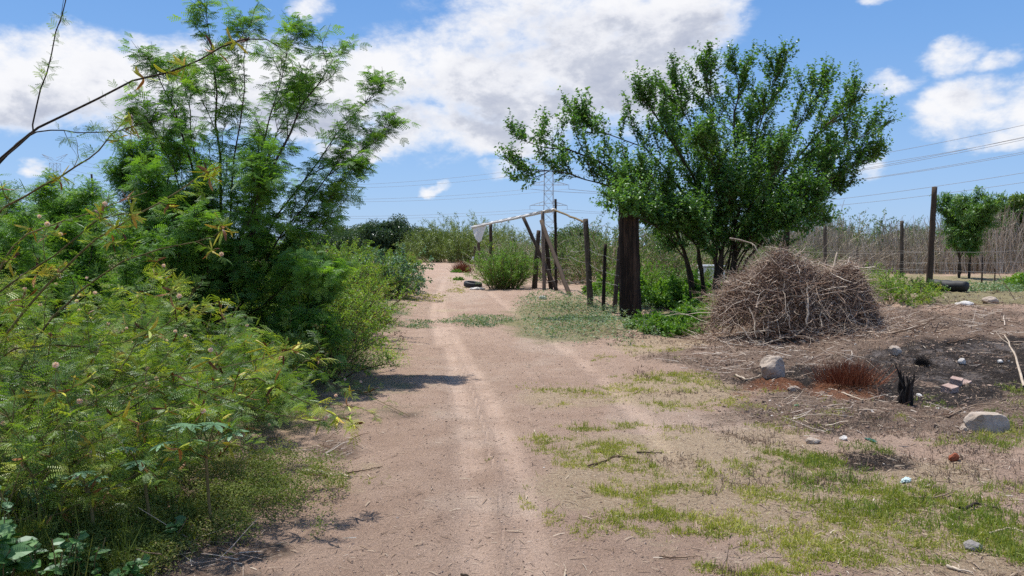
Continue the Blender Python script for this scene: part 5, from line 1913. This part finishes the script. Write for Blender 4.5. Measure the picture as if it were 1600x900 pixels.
# ------------------------------------------------------------------ rocks and rubbish
def rock(name, px, py, sx, sy, sz, mat, label, cat, seed=0, cuts=6, sink=.25, rz=0, group=None, tilt=0, flat=None):
    g = on(px, py)
    bm = bmesh.new()
    bmesh.ops.create_icosphere(bm, subdivisions=4, radius=1)
    rr = np.random.default_rng(seed)
    pl = rr.normal(0, 1, (cuts + 6, 3))
    pl /= np.linalg.norm(pl, axis=1, keepdims=True)
    off = rr.uniform(.68, .95, cuts + 6)
    if flat:
        pl[0], off[0] = (.05, .12, .99), flat
        pl[1], off[1] = (0, -.97, .2), .55
    co_ = np.array([v.co for v in bm.verts])
    for p_, o_2 in zip(pl, off):
        dd = co_ @ p_ - o_2
        co_ = co_ - np.where(dd > 0, dd, 0)[:, None] * p_
    nz = fbm(co_[:, 0] * 2.2 + seed, co_[:, 1] * 2.2 + co_[:, 2] * 1.9, seed, 5) - .5
    co_ = co_ * (1 + .32 * nz[:, None])
    co_ *= np.array([sx, sy, sz]) / 2 / .85
    for v, c in zip(bm.verts, co_):
        v.co = Vector(c)
    me = bpy.data.meshes.new(name)
    bm.to_mesh(me)
    bm.free()
    me.materials.append(mat)
    for p_ in me.polygons:
        p_.use_smooth = False
    o = bpy.data.objects.new(name, me)
    COL.objects.link(o)
    o.location = (g[0], g[1], g[2] + sz * (.5 - sink))
    o.rotation_euler = (tilt, 0, rz)
    return tag(o, label, cat, group)


rock('boulder', 1206, 594, .27, .24, .27, M['rock'], 'rounded pale boulder at the foot of the brush pile', 'rock', 3, 5, .1)
rock('boulder', 1541, 672, .34, .26, .24, M['rock'], 'flat-topped pale rock with a shaded front in the grass below the burnt bank', 'rock', 8, 9, .12, .2, flat=.42)
rock('stone', 1240, 612, .13, .08, .06, M['rock'], 'thin pale stone lying below the rounded boulder', 'stone', 12, 6, .1, .4)
rock('stone', 1520, 857, .075, .07, .05, M['rock2'], 'smooth grey stone in the near grass', 'stone', 15, 1, .2)
rock('stone', 1270, 696, .10, .08, .05, M['rock'], 'half-buried brown stone below the small burnt patch', 'stone', 17, 4, .25)
rock('stone', 1398, 556, .14, .12, .13, M['rock'], 'pale stone leaning with sticks at the top of the burnt bank', 'stone', 19, 6, .1)
rock('stone', 1503, 569, .085, .08, .07, M['whiterock'], 'white-topped stone with a black foot on the burnt bank', 'stone', 21, 4, .1)
rock('stone', 1562, 570, .06, .05, .045, M['whiterock'], 'bright white stone beside the slanting stick', 'stone', 22, 4, .1)
rock('stone', 1510, 672, .10, .08, .06, M['rock'], 'small pale stone touching the left of the flat-topped rock', 'stone', 25, 5, .2)
rock('stone', 1436, 618, .05, .05, .04, M['whiterock'], 'tiny white stone on the ash right of the charred stump', 'stone', 26, 4, .1)
rock('stone', 1300, 468, .001, .001, .001, M['rock'], 'x', 'stone', 27) if False else None
rock('stone', 1505, 478, .30, .24, .12, M['whiterock'], 'flat white stone beside the black log', 'stone', 31, 5, .2)
rock('stone', 1548, 476, .26, .2, .12, M['rock'], 'pale stone right of the black log on the bank top', 'stone', 32, 5, .2)
rock('stone', 1590, 470, .34, .22, .14, M['rock'], 'pale stone on the bank top at the right edge', 'stone', 33, 5, .2)
rock('stone', 1318, 690, .06, .05, .04, M['whiterock'], 'small white stone at the edge of the small burnt patch', 'stone', 35, 5, .1)
rock('stone', 745, 452, .5, .3, .10, M['whiterock'], 'flat pale slab beside the old tyre', 'stone', 36, 5, .2)
rock('clay_shard', 1491, 726, .07, .05, .06, M['redpl'], 'orange-brown clay shard in the near grass', 'shard', 41, 8, .1)
# broken bricks
gb = on(1495, 612)


def brickpiece(px, py, sz, rz, lab, dz=0, seed=1):
    g = on(px, py)
    bm = bmesh.new()
    bmesh.ops.create_cube(bm, size=1)
    bmesh.ops.subdivide_edges(bm, edges=list(bm.edges), cuts=5, use_grid_fill=True)
    rr = np.random.default_rng(seed)
    for v in bm.verts:
        c = np.array(v.co)
        end = max(0, c[0] - .3) * 2.5
        c = c + rr.normal(0, .012, 3) + np.array([-end * rr.random() * .25, 0, 0])
        v.co = Vector(c * np.array(sz))
    me = bpy.data.meshes.new('brick')
    bm.to_mesh(me)
    bm.free()
    me.materials.append(M['brick'])
    o = bpy.data.objects.new('broken_brick', me)
    COL.objects.link(o)
    o.location = (g[0], g[1], g[2] + sz[2] * .45 + dz)
    o.rotation_euler = (.15, -.1, rz)
    tag(o, lab, 'brick', 'broken bricks below the burnt bank')


brickpiece(1484, 614, (.13, .12, .08), .5, 'broken pinkish brick at the left end of the brick trio', 0, 1)
brickpiece(1494, 606, (.13, .11, .08), .9, 'broken pinkish brick in the middle of the brick trio', .01, 2)
brickpiece(1507, 600, (.18, .09, .06), .7, 'long broken pinkish brick at the right end of the brick trio', .01, 3)


def cyl_thing(name, p0, p1, r, mat, label, cat, sides=18, hollow=True):
    """a capped tube lying between two points with a rolled rim"""
    p0, p1 = np.asarray(p0, float), np.asarray(p1, float)
    T = nrm(p1 - p0)
    A = nrm(np.cross(T, [0, 0, 1.0]))
    Bv = np.cross(T, A)
    ang = np.arange(sides) * 2 * math.pi / sides
    prof = [(0, .0), (0, .75), (.0, .95), (.03, .96), (.16, 1.04), (.3, .93), (.45, 1.02), (.6, .9), (.75, 1.0), (.9, .86), (.98, .82), (1, .6), (1.01, 0)]
    L = np.linalg.norm(p1 - p0)
    V = []
    for (t, k) in prof:
        c = T * (t * L)
        V.append(c[None] + (A[None] * np.cos(ang)[:, None] + Bv[None] * np.sin(ang)[:, None]) * max(k, .01) * r * (1 + .07 * np.sin(ang * 3 + t * 4) + .05 * np.sin(ang * 5 + 1))[:, None])
    n = len(prof)
    V = np.concatenate(V)
    q = [[i * sides + s, i * sides + (s + 1) % sides, (i + 1) * sides + (s + 1) % sides, (i + 1) * sides + s] for i in range(n - 1) for s in range(sides)]
    o = quads_mesh(name, V, q, mat, np.full(len(q), .5), None, True, tuple(p0))
    return tag(o, label, cat)


cyl_thing('black_log', at(1455, 17.6, .20), at(1514, 16.9, .13), .13, M['rubber'], 'black charred log lying on the bank top at the foot of the tall bare post', 'log')


def torus(name, c, R0, r0, mat, label, cat, tilt):
    u = np.linspace(0, 2 * math.pi, 37)[:-1]
    v = np.linspace(0, 2 * math.pi, 13)[:-1]
    U, W_ = np.meshgrid(u, v, indexing='ij')
    sq = np.sign(np.cos(W_)) * np.abs(np.cos(W_)) ** .7
    X = (R0 + r0 * .75 * sq) * np.cos(U)
    Y = (R0 + r0 * .75 * sq) * np.sin(U)
    Z = r0 * np.sign(np.sin(W_)) * np.abs(np.sin(W_)) ** .7
    V = np.stack([X, Y, Z], -1).reshape(-1, 3)
    q = [[i * 12 + j, ((i + 1) % 36) * 12 + j, ((i + 1) % 36) * 12 + (j + 1) % 12, i * 12 + (j + 1) % 12] for i in range(36) for j in range(12)]
    o = quads_mesh(name, V, q, mat, np.full(len(q), .5), None, True, tuple(c))
    o.rotation_euler = tilt
    return tag(o, label, cat)


torus('old_tyre', on(739, 449, .10), .27, .10, M['rubber'], 'old black tyre lying at the right road edge before the feathery bush', 'tyre', (.10, .12, 0))


def crumple(name, px, py, s, mat, label, cat, seed=1, flat=.5):
    g = on(px, py)
    bm = bmesh.new()
    bmesh.ops.create_icosphere(bm, subdivisions=4, radius=.5)
    rr = np.random.default_rng(seed)
    co_ = np.array([v.co for v in bm.verts])
    n = fbm(co_[:, 0] * 7 + seed, co_[:, 1] * 7 + co_[:, 2] * 5, seed, 3)
    co_ *= (1 + .8 * (np.abs(n - .5) * 2 - .35))[:, None]
    co_ *= np.array(s)
    for v, c in zip(bm.verts, co_):
        v.co = Vector(c)
    me = bpy.data.meshes.new(name)
    bm.to_mesh(me)
    bm.free()
    me.materials.append(mat)
    o = bpy.data.objects.new(name, me)
    COL.objects.link(o)
    o.location = (g[0], g[1], g[2] + s[2] * .35)
    o.rotation_euler = (0, 0, rr.uniform(0, 3))
    return tag(o, label, cat)


crumple('plastic_bag', 1415, 757, (.12, .05, .03), M['glass'], 'crumpled clear plastic wrapper in the grass at the small burnt patch', 'wrapper', 2)
crumple('plastic_bag', 740, 413, (.35, .3, .75), M['whitepl'], 'white plastic bag standing at the foot of the thin fence stub', 'bag', 5)
crumple('plastic_bag', 848, 468, (.26, .2, .12), M['whitepl'], 'scrap of white plastic bag in the ground cover before the shelter poles', 'bag', 6)
crumple('plastic_scrap', 1360, 692, (.13, .035, .02), M['greenpl'], 'flattened dark green plastic strip above the fresh grass', 'plastic scrap', 7)
crumple('plastic_scrap', 600, 484, (.4, .12, .06), M['whitepl'], 'pale plastic scrap at the left road edge below the bare twigs', 'plastic scrap', 9)
crumple('plastic_scrap', 1245, 640, (.045, .04, .02), M['castor'], 'tiny mint-green plastic scrap below the rusty burnt grass', 'plastic scrap', 10)


def stick(pts_px, r, mat, label, name='dead_branch', cat='branch', lift=None, side=2):
    L = []
    for i, p_ in enumerate(pts_px):
        g = on(p_[0], p_[1])
        g[2] += (p_[2] if len(p_) > 2 else r + .004)
        L.append(g)
    L = np.array(L)
    n = 12
    t = np.linspace(0, len(L) - 1, n)
    c = np.stack([np.interp(t, range(len(L)), L[:, k]) for k in range(3)], 1)
    c[1:-1] = (c[:-2] + 2 * c[1:-1] + c[2:]) / 4
    c[1:-1] += R.normal(0, r * .35, (n - 2, 3))
    o = c[0].copy()
    a = Acc()
    tubes(a, c - o, r * np.linspace(1.1, .45, n)[None], 7, .5)
    k1, k2, _, _ = kids((c - o)[None], side, .3, .95, .6)
    S = grow(k1, k2 * [1, 1, .5] + [0, 0, .1], R.uniform(.2, .5, side) * np.linalg.norm(c[-1] - c[0]) * .6, 6, .12)
    tubes(a, S, r * .4 * np.linspace(1, .4, 6)[None], 5, .5)
    ob = a.build(name, mat, None, True, tuple(o))
    return tag(ob, label, cat)


stick([(478, 738), (510, 743), (545, 748)], .016, M['dry'], 'short pale forked branch lying at the left road edge')
stick([(540, 740), (570, 736), (598, 730)], .005, M['twig'], 'thin dark twig next to the pale forked branch', side=1)
stick([(295, 815), (330, 795), (370, 770), (420, 745)], .011, M['dtwig'], 'long dark dead branch through the creeping herb', side=3)
stick([(215, 870), (260, 845), (310, 820)], .010, M['dry'], 'grey dead branch end at the lower left', side=2)
stick([(1296, 606), (1320, 618), (1348, 630)], .011, M['dry'], 'straight bleached stick below the rusty burnt grass', side=0 + 1)
stick([(1600, 612, .06), (1585, 585, .22), (1568, 565, .30)], .014, M['dry'], 'grey stick slanting up at the right edge over the burnt bank', side=1)
stick([(1480, 655), (1520, 640, .05), (1560, 642, .05), (1600, 650)], .007, M['straw'], 'long thin tan cane lying over the flat-topped rock', side=1)
stick([(995, 708), (1015, 707), (1035, 706)], .006, M['dtwig'], 'short dark stick in the road grass', side=1)
stick([(918, 730), (945, 722), (960, 712), (1000, 718)], .006, M['twig'], 'crooked brown twig in the road grass', side=4)
stick([(1428, 785), (1460, 780), (1490, 772)], .008, M['straw'], 'tan stick lying across the near grass', side=1)
stick([(1500, 800), (1530, 790), (1560, 800)], .010, M['dtwig'], 'dark forked stick in the near grass at the right', side=3)
stick([(1545, 835), (1575, 825), (1600, 830)], .007, M['dry'], 'pale stick at the right edge of the near grass', side=2)
stick([(1395, 530, .05), (1440, 520, .08), (1470, 505, .1)], .010, M['twig'], 'brown branch lying along the bank right of the brush pile', side=3)
stick([(1030, 865), (1060, 868), (1085, 866)], .004, M['twig'], 'thin twig on the earth near the lower edge', side=1)
stick([(1480, 885), (1500, 893), (1520, 897)], .008, M['dry'], 'pale broken stick at the bottom of the near grass', side=2)
stick([(720, 893), (735, 896), (748, 899)], .006, M['dtwig'], 'tiny dark bark piece on the road at the bottom', side=1)
stick([(1150, 585), (1170, 595), (1190, 588)], .012, M['dry'], 'curled pale branch left of the rounded boulder', side=3)
stick([(905, 440, 0.05), (925, 425, .3), (945, 405, .7)], .02, M['dry'], 'pale dead branch propped up behind the pale fence post', side=1)
stick([(1480, 540, .02), (1500, 536, .05), (1535, 528, .05)], .012, M['twig'], 'charred-brown branch lying on the black ash', side=2)

# thin tall bare stems in the field at the right
for (x0, x1, lab) in ((1590, 1530, 'thin bare stem slanting left over the bank at the right'),):
    a = Acc()
    b0 = at(x0, 14.5)
    tip = P(x1, 385, 15.0)
    tubes(a, (arch([0, 0, 0], tip - b0, .05, 12, .01)), .008 * np.linspace(1, .4, 12)[None], 5, .5)
    tag(a.build('bare_stalk', M['straw'], None, True, tuple(b0)), lab, 'dry stalk')

# charred stump
sb_ = on(1415, 633)
st = empty('charred_stump', sb_, 'charred black stump with pointed splinters on the ash', 'stump')
a = Acc()
nb = 34
an = R.uniform(0, 6.28, nb)
rb_ = np.sqrt(R.random(nb)) * .052
tubes(a, grow(np.stack([np.cos(an) * rb_, np.sin(an) * rb_, np.full(nb, -.02)], 1), np.stack([np.cos(an) * .12, np.sin(an) * .12, np.ones(nb)], 1),
              R.choice([.15, .18, .21, .32], nb), 7, .11), R.uniform(.011, .021, (nb, 1)) * np.array([[1.3, 1.2, 1.15, 1.1, .8, .45, .08]]), 6, R.random(nb))
a.build('trunk', M['char'], st, False)
for k in range(4):
    a = Acc()
    an = R.uniform(0, 6.28)
    q0 = np.array([[math.cos(an) * .045, math.sin(an) * .04, R.uniform(.12, .22)]])
    tubes(a, grow(q0, [[math.cos(an) * .18, math.sin(an) * .1, 1]], R.uniform(.06, .26), 6, .12), .014 * np.linspace(1.3, .12, 6)[None], 5, .3)
    a.build('splinter', M['char'], st)

# rusty burnt grass clump
tb2 = on(1325, 606)
rg = empty('rusty_grass_clump', tb2, 'rust-brown burnt grass clump left of the charred stump', 'grass clump')
a = Acc()
N = 900
c = np.stack([R.normal(0, .13, N), R.normal(0, .09, N), np.zeros(N)], 1)
S = grow(c, nrm(np.stack([c[:, 0] * 2.0, c[:, 1] * 2, np.ones(N)], 1) + rvec(N) * .35), R.uniform(.08, .30, N), 5, .1)
tubes(a, S, .0026 * np.linspace(1, .3, 5)[None], 3, R.random(N))
a.build('blades', M['reddead'], rg)
tb3 = on(1440, 572)
dupg = dup(rg, tb3, 1.3, .42, 'smaller scorched grass clump above the charred stump on the ash')
dupg['group'] = 'scorched grass clumps'
rg['group'] = 'scorched grass clumps'
for c_ in list(dupg.children):
    c_.data = c_.data.copy()
    c_.data.materials[0] = M['char']
dr = dup(rg, at(722, 44), 2, 2.4, 'reddish dry grass clump on the road by the fence stubs')


# ------------------------------------------------------------------ pylons and power lines
def pylon(loc, h, wb, wt, arms, label, vee=False):
    root = empty('pylon', loc, label, 'pylon', 'lattice pylons on the horizon')
    a = Acc()
    r = .07
    nlev = 12
    zs = np.linspace(0, h, nlev + 1)
    ws = np.interp(zs, [0, h * .35, h], [wb, wt * 1.15, wt]) / 2
    cor = [(-1, -1), (1, -1), (1, 1), (-1, 1)]
    for i in range(nlev):
        for k in range(4):
            (x0, y0), (x1, y1) = cor[k], cor[(k + 1) % 4]
            A0, A1 = np.array([x0 * ws[i], y0 * ws[i], zs[i]]), np.array([x0 * ws[i + 1], y0 * ws[i + 1], zs[i + 1]])
            B0, B1 = np.array([x1 * ws[i], y1 * ws[i], zs[i]]), np.array([x1 * ws[i + 1], y1 * ws[i + 1], zs[i + 1]])
            tubes(a, np.array([A0, A1]), r, 4, .3)
            tubes(a, np.array([[A0, B1], [B0, A1], [A1, B1]]), r * .6, 4, .6)
    a.build('tower_body', M['steel'], root)
    for (z, w_) in arms:
        a = Acc()
        for s in (-1, 1):
            if vee:
                tip = np.array([s * w_, 0, z + w_ * .55])
            else:
                tip = np.array([s * w_, 0, z])
            for y_ in (-wt / 2, wt / 2):
                tubes(a, np.array([[s * wt / 2, y_, z], tip]), r * .8, 4, .5)
                tubes(a, np.array([[s * wt / 2, y_, z + 1.3], tip]), r * .8, 4, .5)
            for f in (.33, .66):
                q0 = np.array([s * wt / 2, 0, z]) * (1 - f) + tip * f
                q1 = np.array([s * wt / 2, 0, z + 1.3]) * (1 - f) + tip * f
                tubes(a, np.array([q0, q1]), r * .6, 4, .5)
            if not vee:
                tubes(a, np.array([tip, tip - [0, 0, 1.3]]), r * .8, 4, .9)
        a.build('crossarm', M['steel'], root)
    return root


def zat(py, d):
    return float(P(800, py, d)[2])


T1 = at(857, 250)
T1[2] = 0
pylon(T1, zat(215, 250), 5.2, 2.6, [(zat(257, 250), 6), (zat(289, 250), 6.5), (zat(321, 250), 6)], 'tall lattice pylon rising behind the shelter frame')
T0 = at(90, 330)
T0[2] = 0
pylon(T0, zat(255, 330), 6, 3.0, [(zat(252, 330), 5.5)], 'distant lattice pylon with a spread V-shaped head above the left thicket', True)
a_ = list(bpy.data.objects)[-1]
GPL = 'overhead power line conductors'


def conductor(a, b, sag, label, r=.036, n=36):
    t = np.linspace(0, 1, n)[:, None]
    c = np.asarray(a) * (1 - t) + np.asarray(b) * t
    c[:, 2] -= (sag * 4 * t * (1 - t))[:, 0]
    acc = Acc()
    o = c[0].copy()
    tubes(acc, c - o, r, 4, .5)
    ob = acc.build('power_line', M['cable'], None, False, tuple(o))
    return tag(ob, label, 'power line', GPL)


z1, z2, z3 = zat(257, 250) - 1.3, zat(289, 250) - 1.3, zat(321, 250) - 1.3
lvl = ['top', 'middle', 'lowest']
E = np.array([118, 94, 0.])
A1_ = np.array([11.8, 250, 0.])
R_ = [(z1, 30.4, 9.8, -6, .05), (z1, 29.9, 9.8, 6, .05), (z2, 28.4, 8.3, -6, .05), (z2, 27.6, 8.0, -5.5, .05), (z2, 26.9, 8.0, 6, .05), (z2, 26.2, 7.7, 6.5, .05), (z3, 20.6, 6.4, -6, .05), (z3, 19.9, 6.3, 6, .05)]
ordn = ['topmost', 'second from the top', 'third from the top', 'fourth from the top', 'fifth from the top', 'sixth from the top', 'second from the bottom', 'bottom']
for k, (za, zb, sg, dx, r_) in enumerate(R_):
    conductor([11.8 + dx, 250, za], [E[0] + dx * .6, E[1] + dx * .6, zb], sg, 'power line rising right behind the tall post, ' + ordn[k] + ' of eight')
zz0 = [zat(250, 330), zat(262, 330), zat(262, 330)]
ordl = ['topmost', 'second from the top', 'third from the top', 'fourth from the top', 'second from the bottom', 'bottom']
k = 0
for (za, zb, sg) in ((z1, zat(245, 330), 8.5), (z2, zat(262, 330), 7.5), (z3, zat(300, 330), 5.5)):
    for s in (-6, 6):
        conductor([11.8 + s, 250, za], [T0[0] + s, 330, zb - (.8 if s > 0 else 0)], sg + (.6 if s > 0 else 0), 'power line sagging left of the tall pylon, ' + ordl[k] + ' of six')
        k += 1
# the dark bare pole standing in the left thicket
tag(post_px(148, 0, 143, 272, 12.5, 12.5, 3.4, 3.0, M['dpost'], name='thin_post'), 'thin dark post poking above the left thicket', 'post')
